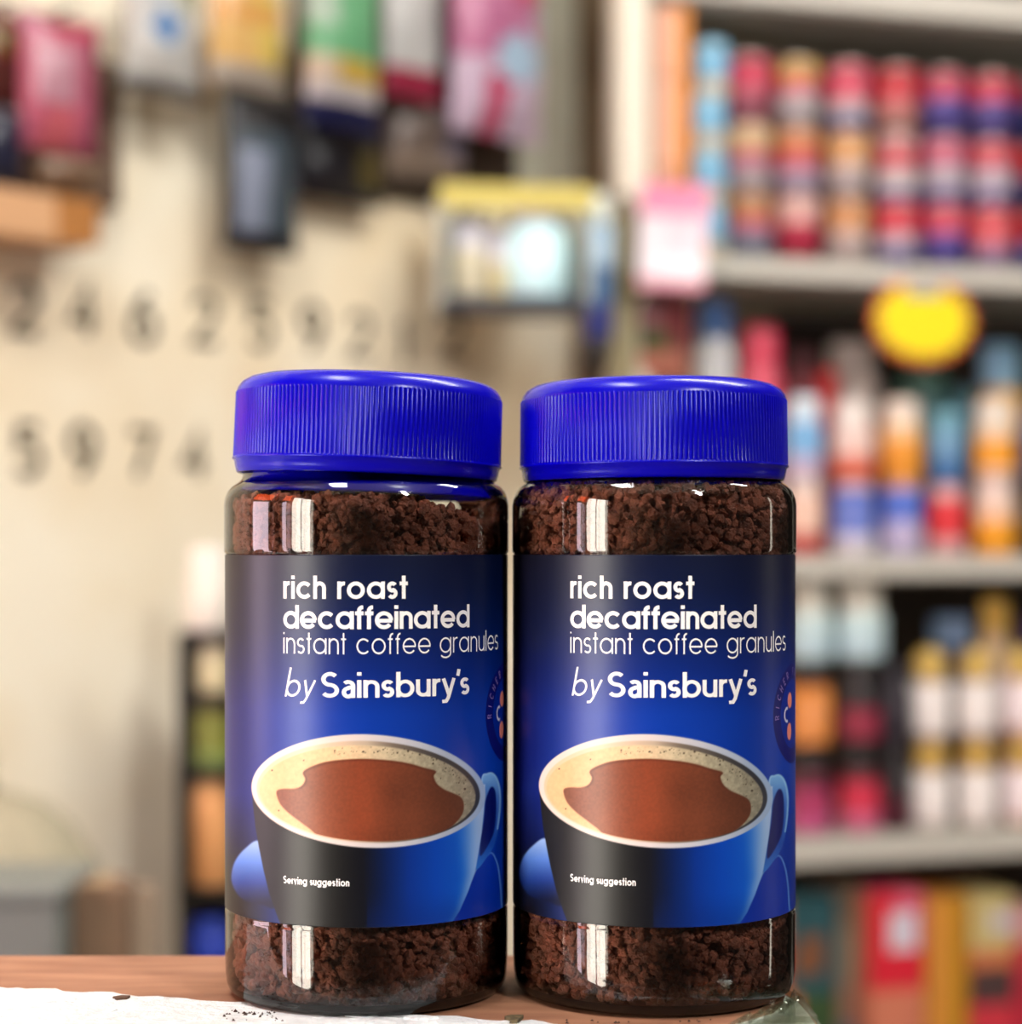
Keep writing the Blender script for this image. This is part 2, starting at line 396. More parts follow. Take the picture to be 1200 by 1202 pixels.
def ribbon(line, w):
    """flat strip along a polyline -> list of quads (left/right pairs)"""
    P = [line[0]]
    for q in line[1:]:
        if (q[0] - P[-1][0]) ** 2 + (q[1] - P[-1][1]) ** 2 > 1e-8: P.append(q)
    out = []
    closed = len(P) > 8 and abs(P[0][0] - P[-1][0]) + abs(P[0][1] - P[-1][1]) < 1e-4
    for i, p in enumerate(P):
        a = P[i - 1] if i else (P[-2] if closed else None); b = P[i + 1] if i < len(P) - 1 else (P[1] if closed else None)
        def nrm(u, v):
            l = sqrt((v[0] - u[0]) ** 2 + (v[1] - u[1]) ** 2); return (-(v[1] - u[1]) / l, (v[0] - u[0]) / l)
        if a and b:
            n1, n2 = nrm(a, p), nrm(p, b); nx, ny = n1[0] + n2[0], n1[1] + n2[1]; l = sqrt(nx * nx + ny * ny) or 1
            nx, ny = nx / l, ny / l; k = max(.6, nx * n1[0] + ny * n1[1]); nx /= k; ny /= k
        else: nx, ny = nrm(p, b) if b else nrm(a, p)
        out.append(((p[0] + nx * w / 2, p[1] + ny * w / 2), (p[0] - nx * w / 2, p[1] - ny * w / 2)))
    return out
def layout(text, w, gap=.13, A=1.34, kern=None):
    x = 0; res = []
    for ch in text:
        g, adv = glyph(ch, w, A)
        for st in g: res.append([(px + x, py) for px, py in st])
        x += adv + gap
    return res, x - gap

# ================================================================= COFFEE JARS
JR = .0431                                            # label radius
JY = .600                                             # distance of the jar axis
ZB = .1323                                            # camera height above the counter
DF = JY - JR
def row2z(y): return ZB - (y - HOR) * DF / F          # front of the label
LAB = mat('satin_label_print', rough=.37, attr=True, spec=.36)
LETTER = mat('white_label_lettering', (255, 255, 255), .36, spec=.5)

def sstep(x, a, b):
    t = np.clip((x - a) / (b - a), 0, 1); return t * t * (3 - 2 * t)
def ramp(x, stops):
    xs = [s[0] for s in stops]
    return np.stack([np.interp(x, xs, [s[1][k] for s in stops]) for k in range(3)], -1)
def crom(P, n=6, closed=True):
    out = []; m = len(P)
    for i in range(m if closed else m - 1):
        p0, p1, p2, p3 = (P[(i - 1) % m], P[i], P[(i + 1) % m], P[(i + 2) % m]) if closed else (P[max(i - 1, 0)], P[i], P[i + 1], P[min(i + 2, m - 1)])
        for k in range(n):
            t = k / n
            out.append(tuple(.5 * (2 * p1[j] + (p2[j] - p0[j]) * t + (2 * p0[j] - 5 * p1[j] + 4 * p2[j] - p3[j]) * t * t + (3 * p1[j] - p0[j] - 3 * p2[j] + p3[j]) * t ** 3) for j in (0, 1)))
    return out
def sdf(U, Y, P):
    """signed distance (negative inside) of points to a polygon"""
    d = np.full(U.shape, 1e9); ins = np.zeros(U.shape, bool)
    for i in range(len(P)):
        ax, ay = P[i]; bx, by = P[(i + 1) % len(P)]; ex, ey = bx - ax, by - ay; l = ex * ex + ey * ey + 1e-12
        t = np.clip(((U - ax) * ex + (Y - ay) * ey) / l, 0, 1)
        d = np.minimum(d, (U - ax - t * ex) ** 2 + (Y - ay - t * ey) ** 2)
        c = (ay > Y) != (by > Y)
        with np.errstate(divide='ignore', invalid='ignore'):
            ins ^= c & (U < ex * (Y - ay) / (ey if abs(ey) > 1e-9 else 1e-9) + ax)
    d = np.sqrt(d); return np.where(ins, -d, d)
def over(base, col, al):
    al = al[..., None]; return base * (1 - al) + np.asarray(col) * al
def Z6(pts, s=10 / 3):                                 # crop coordinates of the right jar -> jar coordinates
    return [(590 + x / s - 767.5, 850 + y / s) for x, y in pts]
def vnoise(U, Y, sc, seed):
    rs = np.random.RandomState(seed); g = rs.rand(64, 64)
    x = U / sc; y = Y / sc; xi = np.floor(x).astype(int); yi = np.floor(y).astype(int); fx = x - xi; fy = y - yi
    fx = fx * fx * (3 - 2 * fx); fy = fy * fy * (3 - 2 * fy)
    G = lambda a, b: g[a % 64, b % 64]
    return (G(xi, yi) * (1 - fx) + G(xi + 1, yi) * fx) * (1 - fy) + (G(xi, yi + 1) * (1 - fx) + G(xi + 1, yi + 1) * fx) * fy

def paint_label(TH, Zm):
    den = JY - JR * np.cos(TH); U = F * JR * np.sin(TH) / den; Y = HOR + F * (ZB - Zm) / den
    Y = HOR + (ZB - Zm) * F / DF * 1.0 * (DF / den) # same thing, kept in picture rows
    thd = np.degrees(TH)
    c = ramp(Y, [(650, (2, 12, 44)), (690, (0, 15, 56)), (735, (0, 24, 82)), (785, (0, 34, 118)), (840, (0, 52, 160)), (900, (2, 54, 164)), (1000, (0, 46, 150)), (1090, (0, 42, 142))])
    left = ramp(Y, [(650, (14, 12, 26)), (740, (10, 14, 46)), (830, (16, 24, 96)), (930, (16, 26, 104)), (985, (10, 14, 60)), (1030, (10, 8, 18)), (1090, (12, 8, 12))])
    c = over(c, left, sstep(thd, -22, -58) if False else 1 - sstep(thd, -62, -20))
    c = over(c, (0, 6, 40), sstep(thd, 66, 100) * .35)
    # saucer, left blob and right curve
    P = crom(Z6([(170, 452), (120, 480), (82, 525), (65, 580), (72, 630), (110, 680), (180, 700), (240, 700), (240, 500)]))
    d = sdf(U, Y, P); sc_ = ramp(Y, [(985, (150, 178, 226)), (1010, (84, 124, 205)), (1035, (30, 56, 130)), (1058, (10, 16, 46))])
    c = over(c, sc_, 1 - sstep(d, -1.5, 2))
    P = crom(Z6([(1020, 570), (1050, 530), (1080, 508), (1102, 545), (1114, 610), (1120, 700), (1118, 830), (900, 830), (900, 700), (980, 640)]))
    d = sdf(U, Y, P); c = over(c, (0, 44, 158), 1 - sstep(d, -1.2, 1.2)); c = over(c, (96, 140, 205), (1 - sstep(np.abs(d + .5), .2, 1.6)) * (Y < 1075) * .8)
    # handle
    Po = crom(Z6([(1040, 215), (1062, 196), (1084, 194), (1104, 218), (1116, 270), (1116, 340), (1106, 420), (1090, 480), (1060, 528), (1020, 572), (1010, 500), (1030, 350)]))
    d = sdf(U, Y, Po); hc = ramp(Y, [(908, (120, 178, 232)), (940, (60, 112, 196)), (990, (20, 70, 165)), (1020, (40, 110, 200))])
    c = over(c, hc, 1 - sstep(d, -1, 1.2)); 
    Pi = crom(Z6([(1058, 300), (1078, 252), (1094, 268), (1098, 340), (1090, 420), (1070, 470), (1036, 520), (1038, 460), (1050, 380)]))
    d2 = sdf(U, Y, Pi); c = over(c, (0, 14, 92), 1 - sstep(d2, -1.2, 1.5))
    c = over(c, (150, 195, 235), (1 - sstep(np.abs(d + 1.2), .3, 1.6)) * (Y < 975) * .7)
    # mug body
    P = Z6([(143, 215), (147, 300), (158, 400), (172, 480), (190, 570), (212, 660), (240, 740), (275, 830), (895, 830), (925, 780), (955, 735), (988, 660), (1016, 580), (1030, 500), (1041, 430), (1050, 340), (1055, 240), (600, 200)])
    d = sdf(U, Y, P)
    b = ramp(U, [(-134, (28, 25, 25)), (-100, (18, 16, 17)), (-40, (8, 8, 10)), (-5, (5, 8, 20)), (22, (0, 24, 76)), (50, (0, 46, 138)), (80, (0, 66, 180)), (105, (8, 86, 204)), (125, (40, 116, 220)), (140, (70, 136, 215))])
    # light runs down the right flank of the mug
    Re = Z6([(1055, 240), (1050, 340), (1041, 430), (1030, 500), (1016, 580), (988, 660), (955, 735), (925, 780)])
    ux = np.interp(Y, [p[1] for p in Re], [p[0] for p in Re]); dr = ux - U
    wd = np.interp(Y, [900, 950, 1000, 1030, 1075], [24, 22, 15, 9, 5]); al = np.exp(-(np.clip(dr, 0, 99) / wd) ** 2) * np.interp(Y, [900, 960, 1020, 1080], [.95, .9, .75, .3])
    b = over(b, (172, 198, 232), al)
    b = over(b, (0, 30, 100), sstep(Y, 1040, 1090) * .35 * (U > 0))
    c = over(c, b, 1 - sstep(d, -.9, .9))
    # rim
    def ell(cx, cy, a, b_, rot):
        r = radians(rot); x = (U - cx) * cos(r) + (Y - cy) * sin(r); y = -(U - cx) * sin(r) + (Y - cy) * cos(r)
        q = np.sqrt((x / a) ** 2 + (y / b_) ** 2); return (q - 1) * np.sqrt((x * x + y * y) / np.maximum(q * q, 1e-6)), x, y
    dO, ex, ey = ell(2.2, 928.7, 137.2, 66.5, 3.2)
    rim = ramp(U, [(-134, (240, 214, 204)), (-90, (236, 214, 204)), (-30, (222, 208, 204)), (30, (204, 200, 206)), (100, (176, 190, 212)), (137, (150, 176, 212))])
    shade = np.clip(-dO / 9, 0, 1)
    c = over(c, rim, 1 - sstep(dO, -1, 1))
    dI, ix, iy = ell(2.0, 929.6, 130.5, 59.5, 3.0)
    inner = ramp(U, [(-130, (246, 196, 158)), (-60, (238, 200, 170)), (0, (190, 170, 150)), (30, (120, 106, 94)), (80, (70, 66, 66)), (130, (44, 48, 60))])
    c = over(c, inner, 1 - sstep(dI, -.8, 1.4))
    dF, fx_, fy_ = ell(1.0, 931.4, 127.0, 56.5, 3.0)
    foam = ramp(U, [(-128, (248, 190, 142)), (-80, (242, 184, 134)), (-30, (232, 196, 154)), (20, (204, 186, 154)), (70, (166, 158, 134)), (125, (144, 140, 122))])
    fn = vnoise(U, Y, 3.2, 3) * .6 + vnoise(U, Y, 1.5, 4) * .4
    foam = foam * (1 + ((fn - .5) * np.interp(U, [-128, 0, 128], [.07, .16, .34]))[..., None])
    c = over(c, foam, 1 - sstep(dF, -1.5, 1))
    # coffee surface, its outline taken along the foam
    Pc = crom(Z6([(238, 262), (262, 250), (305, 250), (335, 240), (350, 215), (342, 185), (385, 160), (450, 143), (560, 135), (660, 140), (745, 152), (815, 172), (862, 186), (853, 206), (866, 236), (895, 258), (935, 275), (962, 292), (972, 322), (962, 362), (915, 410), (830, 448), (720, 470), (610, 475), (500, 466), (410, 442), (372, 412), (330, 380), (285, 345), (252, 308)]), 5)
    d = sdf(U, Y, Pc)
    cof = ramp(U, [(-105, (128, 76, 56)), (-60, (142, 78, 52)), (-10, (132, 62, 38)), (40, (112, 58, 38)), (100, (96, 54, 38))])
    cof = cof * (1 + ((vnoise(U, Y, 2.2, 8) - .5) * .10 + (vnoise(U, Y, 30, 9) - .5) * .16)[..., None])
    c = over(c, cof, (1 - sstep(d, -1.2, .8)) * (1 - sstep(dI, -2.2, -.4)))
    c = over(c, (74, 34, 22), np.exp(-((d + 1.5) / 1.3) ** 2) * .45 * (d < 1) * (Y < 925))
    # bubbles
    rs = np.random.RandomState(5)
    dots = [(465, 103, 1.0), (577, 108, 1.3), (633, 108, 1.1), (655, 100, .9), (710, 113, 1.1), (752, 107, 1.3), (797, 120, 1.1), (850, 157, 1.2), (975, 257, 1.4), (900, 175, 1), (930, 200, .9), (985, 210, 1), (880, 215, .8), (345, 140, .8), (222, 178, 1), (248, 335, .8)]
    for x, y, r in dots: 
        (u0, y0), = Z6([(x, y)]); c = over(c, (48, 36, 26), (1 - sstep(np.hypot(U - u0, Y - y0), r * .5, r * 1.4)) * .85)
    for k in range(90):
        t = rs.uniform(20, 118) if k < 70 else rs.uniform(118, 200); rr = rs.uniform(.83, .97); a = radians(t)
        u0 = 1 + 127 * rr * sin(radians(t - 40)) ; y0 = 931 - 56.5 * rr * cos(radians(t - 40)); r = rs.uniform(.4, .85)
        c = over(c, (70, 60, 46), (1 - sstep(np.hypot(U - u0, Y - y0), r * .5, r * 1.5)) * .7 * (d > 1))
    # round emblem on the right flank, in unrolled label coordinates
    S = TH * 180.0; s0 = radians(73.5) * 180; y0 = 839; yy = HOR + (ZB - Zm) * F / DF
    yc = HOR + (y0 - HOR) * (JY - JR * cos(radians(62))) / DF
    rr = np.hypot(S - s0, yy - yc)
    c = over(c, (6, 14, 104), (1 - sstep(np.abs(rr - 52), 8.5, 10)) * 1.0)
    c = over(c, (0, 36, 140), (1 - sstep(rr, 41, 43)))
    for (dx, dy, a_, b_) in ((-12, -17, 9, 10), (-14, 21, 9, 11)):
        q = np.hypot((S - s0 - dx) / a_, (yy - yc - dy) / b_); c = over(c, (226, 132, 118), 1 - sstep(q, .85, 1.1))
    q = np.hypot((S - s0 + 23), (yy - yc)); c = over(c, (205, 200, 220), (1 - sstep(np.abs(q - 8), 1, 2.4)) * (S < s0 - 21))
    return np.clip(c, 0, 255)

def label_mesh():
    z0, z1 = .0260, .1320
    th = np.concatenate([np.radians(np.linspace(-180, -96, 22)[:-1]), np.radians(np.linspace(-95, 95, 560)), np.radians(np.linspace(96, 180, 22)[1:])])
    zz = np.linspace(z0, z1, 430)
    TH, Zm = np.meshgrid(th, zz)
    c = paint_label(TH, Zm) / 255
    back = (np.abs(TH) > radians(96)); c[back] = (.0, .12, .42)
    l = np.where(c <= .04045, c / 12.92, ((c + .055) / 1.055) ** 2.4)
    nx, nz = len(th), len(zz)
    v = np.stack([JR * np.sin(TH), -JR * np.cos(TH), Zm], -1).reshape(-1, 3)
    i = np.arange(nx * nz).reshape(nz, nx)
    q = np.stack([i[:-1, :-1], i[:-1, 1:], i[1:, 1:], i[1:, :-1]], -1).reshape(-1, 4)
    # thin paper edge turned in towards the glass, top and bottom
    v2 = v.copy().reshape(nz, nx, 3); e = []
    for r_ in (0, nz - 1):
        w = v2[r_].copy(); w[:, :2] *= (.04284 / JR); e.append(w)
    v = np.concatenate([v, e[0], e[1]]); b0 = nx * nz; b1 = b0 + nx; k = np.arange(nx - 1)
    q2 = np.stack([b0 + k, b0 + k + 1, k + 1, k], -1); t = (nz - 1) * nx
    q3 = np.stack([t + k, t + k + 1, b1 + k + 1, b1 + k], -1)
    q = np.concatenate([q, q2, q3])
    me = bpy.data.meshes.new('label'); me.vertices.add(len(v)); me.vertices.foreach_set('co', v.ravel())
    me.loops.add(q.size); me.loops.foreach_set('vertex_index', q.ravel().astype(np.int32))
    me.polygons.add(len(q)); me.polygons.foreach_set('loop_start', np.arange(0, q.size, 4, dtype=np.int32))
    me.polygons.foreach_set('loop_total', np.full(len(q), 4, np.int32))
    me.update(calc_edges=True); me.polygons.foreach_set('use_smooth', [True] * len(q))
    ca = me.color_attributes.new('Col', 'FLOAT_COLOR', 'POINT')
    cc = np.concatenate([l.reshape(-1, 3), l[0], l[-1]]); cc = np.concatenate([cc, np.ones((len(cc), 1))], 1)
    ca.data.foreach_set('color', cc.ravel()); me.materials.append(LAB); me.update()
    return me

def text_on_label(text, w, s_left, s_right, ybase, xh, gap=.13, A=1.34, shear=0, wy=None):
    """letters as thin raised ink wrapped on the label; s in unrolled pixels"""
    strokes, W = layout(text, w, gap, A); kx = (s_right - s_left) / W; mb = MB(); n = 0
    for st in strokes:
        rib_ = ribbon([(x, y) for x, y in st], w)
        # subdivide long straight strokes is not needed: they run down or are short
        n += 1; rad = JR + .00004 + .000006 * (n % 9); vs = []; fs = []
        for (a, b) in rib_:
            for p in (a, b):
                s = s_left + (p[0] + shear * p[1]) * kx; th = s / 180.0; z = row2z(ybase - p[1] * xh)
                vs.append((rad * sin(th), -rad * cos(th), z))
        for i in range(len(rib_) - 1): fs.append((2 * i, 2 * i + 1, 2 * i + 3, 2 * i + 2))
        mb.add(vs, fs)
    return mb.mesh('lettering', LETTER)
def subdivide_line(st, n): return st
_texts = [
    ('rich roast', .215, -106, 49, 703, 20.3, .12), ('decaffeinated', .215, -106, 137, 738.5, 20.8, .075),
    ('instant coffee granules', .105, -106, 202.5, 768, 18.6, .17)]
TEXTM = [text_on_label(t, w, a, b, y, h, g) for t, w, a, b, y, h, g in _texts]
TEXTM.append(text_on_label('by', .135, -104, -66, 819, 20, .16, A=1.72, shear=.22))
TEXTM.append(text_on_label("S@insBury's", .20, -55.3, 137, 819, 20.6, .09, A=1.45))
TEXTM.append(text_on_label('$erving suggestion'.replace('$', 'S'), .24, -106, -21, 1040.5, 6.2, .14, A=1.4))
# emblem lettering around the ring
def emblem_text():
    mb = MB(); s0 = radians(73.5) * 180; yc = HOR + (839 - HOR) * (JY - JR * cos(radians(62))) / DF; k = 0
    def put(ch, ang, sc):
        nonlocal k
        g, adv = glyph(ch, .2)
        for st in g:
            rb = ribbon([((x - adv / 2) * sc, (y - .7) * sc) for x, y in st], .2 * sc); vs = []; k += 1; rad = JR + .00004 + .000005 * (k % 5)
            for pr in rb:
                for (x, y) in pr:
                    r_ = 52 + y; a = radians(ang) + x / 52          # ang clockwise from the top
                    s = s0 + r_ * sin(a); yy = yc - r_ * cos(a); th = s / 180; z = ZB - (yy - HOR) * DF / F
                    vs.append((rad * sin(th), -rad * cos(th), z))
            mb.add(vs, [(2 * i, 2 * i + 1, 2 * i + 3, 2 * i + 2) for i in range(len(rb) - 1)])
    for i, ch in enumerate('RICHER FUL'): put(ch, -92 + i * 13.5, 6.4)
    return mb.mesh('emblem_lettering', mat('emblem_ink', (128, 106, 176), .4))
TEXTM.append(emblem_text())

def granule_mesh(name, seed, top, tmax):
    """craggy lumps packed against the inner wall of the jar plus the dark mass behind them"""
    rs = np.random.RandomState(seed)
    bm = bmesh.new(); bmesh.ops.create_icosphere(bm, subdivisions=2, radius=1)
    bv = np.array([v.co[:] for v in bm.verts]); bf = np.array([[v.index for v in f.verts] for f in bm.faces]); bm.free()
    T = []
    for k in range(14):
        d = np.zeros(len(bv))
        for q in range(5):
            ax = rs.randn(3); ax /= np.linalg.norm(ax); d += np.maximum(0, bv @ ax - .35) * rs.uniform(-.5, 1.5)
        T.append(bv * (0.72 + d + rs.uniform(-.2, .2, len(bv)))[:, None] * rs.uniform(.75, 1.2, 3))
    RI = .0404
    def rin(z): return np.interp(z, [0, .002, .004, .008, .014, .130, .1465, .150, .153, .155, .157], [.037, .0375, .0395, .0405, .0406, .0405, .0406, .0401, .0386, .0366, .0352])
    pts = []
    def surf(z0, z1, n):
        z = rs.uniform(z0, z1, n); a = rs.uniform(0, 2 * pi, n); r = rin(z) - rs.uniform(.0012, .0046, n)
        x, y = r * np.cos(a), r * np.sin(a); ok = z < top(x, y); return np.stack([x, y, z], 1)[ok]
    pts.append(surf(.0030, .0285, 3000)); pts.append(surf(.127, tmax, 3300))
    m = 1500; a = rs.uniform(0, 2 * pi, m); r = .0388 * np.sqrt(rs.uniform(0, 1, m)); x, y = r * np.cos(a), r * np.sin(a); z = top(x, y)
    r2 = rin(z) - .0018; s = np.minimum(1, r2 / np.maximum(r, 1e-6)); pts.append(np.stack([x * s, y * s, z - .0006 + rs.uniform(-.0005, .0012, m)], 1))
    P = np.concatenate(pts); n = len(P)
    V = []; Fc = []
    for i in range(n):
        q = rs.randn(4); q /= np.linalg.norm(q); w, x, y, z = q
        Rm = np.array([[1 - 2 * (y * y + z * z), 2 * (x * y - z * w), 2 * (x * z + y * w)], [2 * (x * y + z * w), 1 - 2 * (x * x + z * z), 2 * (y * z - x * w)], [2 * (x * z - y * w), 2 * (y * z + x * w), 1 - 2 * (x * x + y * y)]])
        sz = rs.uniform(.0008, .0015) * (1.2 if rs.rand() < .2 else 1)
        V.append(T[rs.randint(14)] @ Rm.T * sz + P[i]); Fc.append(bf + i * len(bv))
    V = np.concatenate(V); Fc = np.concatenate(Fc)
    # keep everything inside the glass
    rr = np.hypot(V[:, 0], V[:, 1]); lim = rin(V[:, 2]) + .0003; k = np.minimum(1, lim / np.maximum(rr, 1e-9)); V[:, 0] *= k; V[:, 1] *= k
    V[:, 2] = np.maximum(V[:, 2], .0024)
    # core
    nr, na = 12, 48; zs = np.concatenate([np.linspace(.0032, .03, 5), np.linspace(.12, .15, 7)]); cv = []; cf = []
    for j, z in enumerate(zs):
        for i in range(na):
            a = 2 * pi * i / na; r = float(rin(z)) - .0056; x, y = r * cos(a), r * sin(a)
            cv.append((x, y, min(z, float(top(np.array([x]), np.array([y]))[0]) - .001)))
    for j in range(nr - 1):
        for i in range(na): cf.append((j * na + i, j * na + (i + 1) % na, (j + 1) * na + (i + 1) % na, (j + 1) * na + i))
    cv.append((0, 0, float(top(np.array([0.]), np.array([0.]))[0]) - .001)); b = len(cv) - 1
    fs3 = [(11 * na + i, 11 * na + (i + 1) % na, b) for i in range(na)]
    nv = len(V); V = np.concatenate([V, np.array(cv)])
    allf = Fc.tolist() + [tuple(x + nv for x in f) for f in cf + fs3]
    me = bpy.data.meshes.new(name); me.from_pydata(V.tolist(), [], allf)
    me.materials.append(COFFEE); me.update(); return me
COFFEE = mat('coffee_granule_brown', (124, 66, 46), .6, spec=.4, noise=.5, nscale=260, bump=.5, bscale=1500)

GL_PROF = [(0, .0010), (.032, .0008), (.0350, 0), (.0395, 0), (.0412, .0006), (.0422, .0018), (.0427, .0036), (.0430, .0065), (.0431, .010), (.0431, .0240), (.04305, .0246), (.0428, .0250), (.0428, .0260), (.0428, .1318), (.0428, .1322), (.0432, .1325), (.0434, .1330), (.0434, .1342), (.0434, .140),
           (.0434, .1450), (.0434, .1470), (.0431, .1490), (.0423, .1511), (.0409, .1527), (.0392, .1538), (.0381, .1548), (.0377, .1562), (.0377, .1700)]
GL_IN = [(.0358, .1700), (.0358, .156), (.0372, .1545), (.0392, .153), (.0407, .150), (.0412, .1465), (.0411, .130), (.0411, .012), (.0410, .008), (.0402, .0045), (.0385, .0026), (.0340, .0020), (0, .0020)]
def glass_mesh():
    mb = MB(); prof = GL_PROF + GL_IN
    mis = []
    for i in range(len(prof) - 1):
        z = max(prof[i][1], prof[i + 1][1]); outer = i < len(GL_PROF) - 1
        mis.append((2 if (z <= .0037 and outer) else (0 if outer else 1)))
    mb.lathe(prof, 128, mis=mis)
    me = mb.mesh('glass_body', [GLASS, GLASS_IN, BASEGLASS]); return me
BASEGLASS = glass_skin('thick_base_glass', 1.2, (.16, .20, .18), (.05, .07, .06))
GLM = glass_mesh()
LABM = label_mesh()
LIDM = mat('blue_lid_plastic', (3, 0, 172), .24, spec=.26)
def lid_mesh():
    NRB = 176; per = 6; n = NRB * per
    prof = [(0, .0300, 0), (.0300, .0300, 0), (.0335, .0298, 0), (.0365, .0290, 0), (.0388, .0276, 0), (.0400, .0260, 0), (.04035, .0250, 0), (.04045, .0246, 0), (.0403, .0243, 1), (.0405, .0052, 1), (.0408, .0049, 0), (.0411, .0046, 0), (.0411, .0042, 0), (.0405, .0038, 0), (.0401, .0018, 0), (.0397, .0003, 0), (.0392, 0, 0), (.0386, .0004, 0), (.0384, .008, 0), (.0384, .026, 0), (0, .0265, 0)]
    vs = []; rings = []
    pat = [0, 0, .00033, .00040, .00040, .00033]
    for r, z, rb in prof:
        if r == 0: rings.append([len(vs)]); vs.append((0, 0, z)); continue
        rings.append(list(range(len(vs), len(vs) + n)))
        for i in range(n):
            a = 2 * pi * i / n; q = r + (pat[i % per] if rb else 0); vs.append((q * cos(a), q * sin(a), z))
    fs = []
    for b in range(len(prof) - 1):
        A, B = rings[b], rings[b + 1]
        for i in range(n):
            j = (i + 1) % n
            if len(A) == 1: fs.append((A[0], B[i], B[j]))
            elif len(B) == 1: fs.append((A[i], B[0], A[j]))
            else: fs.append((A[i], B[i], B[j], A[j]))
    me = bpy.data.meshes.new('lid'); me.from_pydata(vs, [], fs); me.materials.append(LIDM)
    me.polygons.foreach_set('use_smooth', [True] * len(fs)); me.update()
    bm = bmesh.new(); bm.from_mesh(me); bmesh.ops.recalc_face_normals(bm, faces=bm.faces[:]); bm.to_mesh(me); bm.free()
    return me
LIDME = lid_mesh()
def left_top(x, y): return np.where(x > 0, .1486 - 6.6 * x * x, .1486 + .02 * x) - np.maximum(0, y + .012) * .13 + .0006 * np.sin(x * 500) + .0005 * np.cos(y * 420)
def right_top(x, y): return .1590 + .0006 * np.sin(x * 450) + 0 * y
JARS = []
for nm, px, lz, tilt, top, tmax, lab, glab in (
        ('left', 431.0, .1556, 2.0, left_top, .1515, 'glass coffee jar with loose, slightly tilted blue lid, standing nearer the cream wall', 'dark brown coffee granules inside the jar nearer the cream wall, surface sloping down'),
        ('right', 767.3, .1542, -.2, right_top, .1575, 'glass coffee jar with level blue lid, standing in front of the stocked shelves', 'dark brown coffee granules filling the jar before the shelves up to its neck')):
    X = (px - 600) / F * JY; rz = -atan2(X, JY)
    j = empty('coffee_jar', (X, JY, .9), rz); tag(j, lab, 'jar', 'coffee jars on the counter')
    link('glass_body', GLM, j)
    l = link('label', LABM, j); l['label'] = 'blue and black paper label with a printed coffee mug'
    for tm in TEXTM:
        t = link('emblem_lettering' if tm.name.startswith('emblem') else 'lettering', tm, l)
    ld = link('lid', LIDME, j); ld.location = (0, 0, lz); ld.rotation_euler = (0, radians(tilt), 0); ld['label'] = 'bright blue ribbed screw lid'
    rb_ = MB().lathe([(.0350, .0030), (.0352, .0), (.0364, -.0022), (.0384, -.0048), (.0380, -.0056), (.0372, -.0050), (.0352, -.0020), (.0345, .003)] if nm == 'left' else [(.0350, .003), (.0352, 0), (.0362, -.0016), (.0358, -.0022), (.0345, -.001), (.0342, .003)], 96)
    rb_.build('lid_refraction_ring', LIDM, ld)  # added ring stands in for the lid's blue refracted by the glass neck
    g = link('coffee_granules', granule_mesh('coffee_granules', 3 if nm == 'left' else 9, top, tmax)); g.location = (X, JY, .9)
    tag(g, glab, 'coffee', kind='stuff')

# spilled crumbs in front of the left jar
cr = MB()
for k in range(46):
    x = R.uniform(262, 335) if k < 34 else R.uniform(630, 860); yr = R.uniform(1186, 1199) if k < 34 else R.uniform(1197, 1202)
    D = F * ZB / (yr - HOR); X = (x - 600) / F * D
    if math.hypot(X + .0441, D - JY) < .0395 or math.hypot(X - .0437, D - JY) < .0395: continue
    s = R.uniform(.0003, .0007); n = 6
    vs = [(X + s * R.uniform(.6, 1.2) * cos(2 * pi * i / n), D + s * R.uniform(.6, 1.2) * sin(2 * pi * i / n), .9) for i in range(n)] + [(X, D, .9 + s * R.uniform(.6, 1.4))]
    cr.add(vs, [(i, (i + 1) % n, n) for i in range(n)])
tag(cr.build('coffee_crumbs', mat('crumb_brown', (52, 32, 24), .8)), 'dark coffee crumbs spilled on the board in front of the jars', 'crumbs', kind='stuff')
e = MB()
prism([(-.1185, .5825), (-.1160, .5845), (-.1135, .5840), (-.1140, .5815), (-.1168, .5805)][::-1], .9, .9007, e)
tag(e.build('wood_splinter', mat('splinter_brown', (92, 66, 48), .8, noise=.3, nscale=500)), 'tiny dark splinter lying on the brown board at the edge of the paint', 'splinter')

# clear ridged glass piece on the right end of the counter
gp = MB()
prism([(.0600, FE + .001), (.0640, .5500), (.0720, .5575), (.0795, .5680), (.0826, .5860), (.0850, .5760), (.0856, .5600), (.0857, FE + .001)], .9002, .9022, gp)
prism([(.0700, FE + .002), (.0730, .5540), (.0800, .5640), (.0832, .5770), (.0846, .5660), (.0850, FE + .002)], .9022, .9042, gp)
for k in range(5): gp.box((.0650 + k * .0034, .5455 + k * .0020, .9050 if k > 1 else .9030), (.0011, .010 + k * .002, .0016), rz=radians(-24), bev=.0003)
G_ = glass_skin('clear_ridged_glass', 1, (.96, .98, .92), (.86, .9, .84), .28)
tag(gp.build('glass_offcut', G_), 'clear ridged glass piece at the end of the counter beside the jar', 'glass')

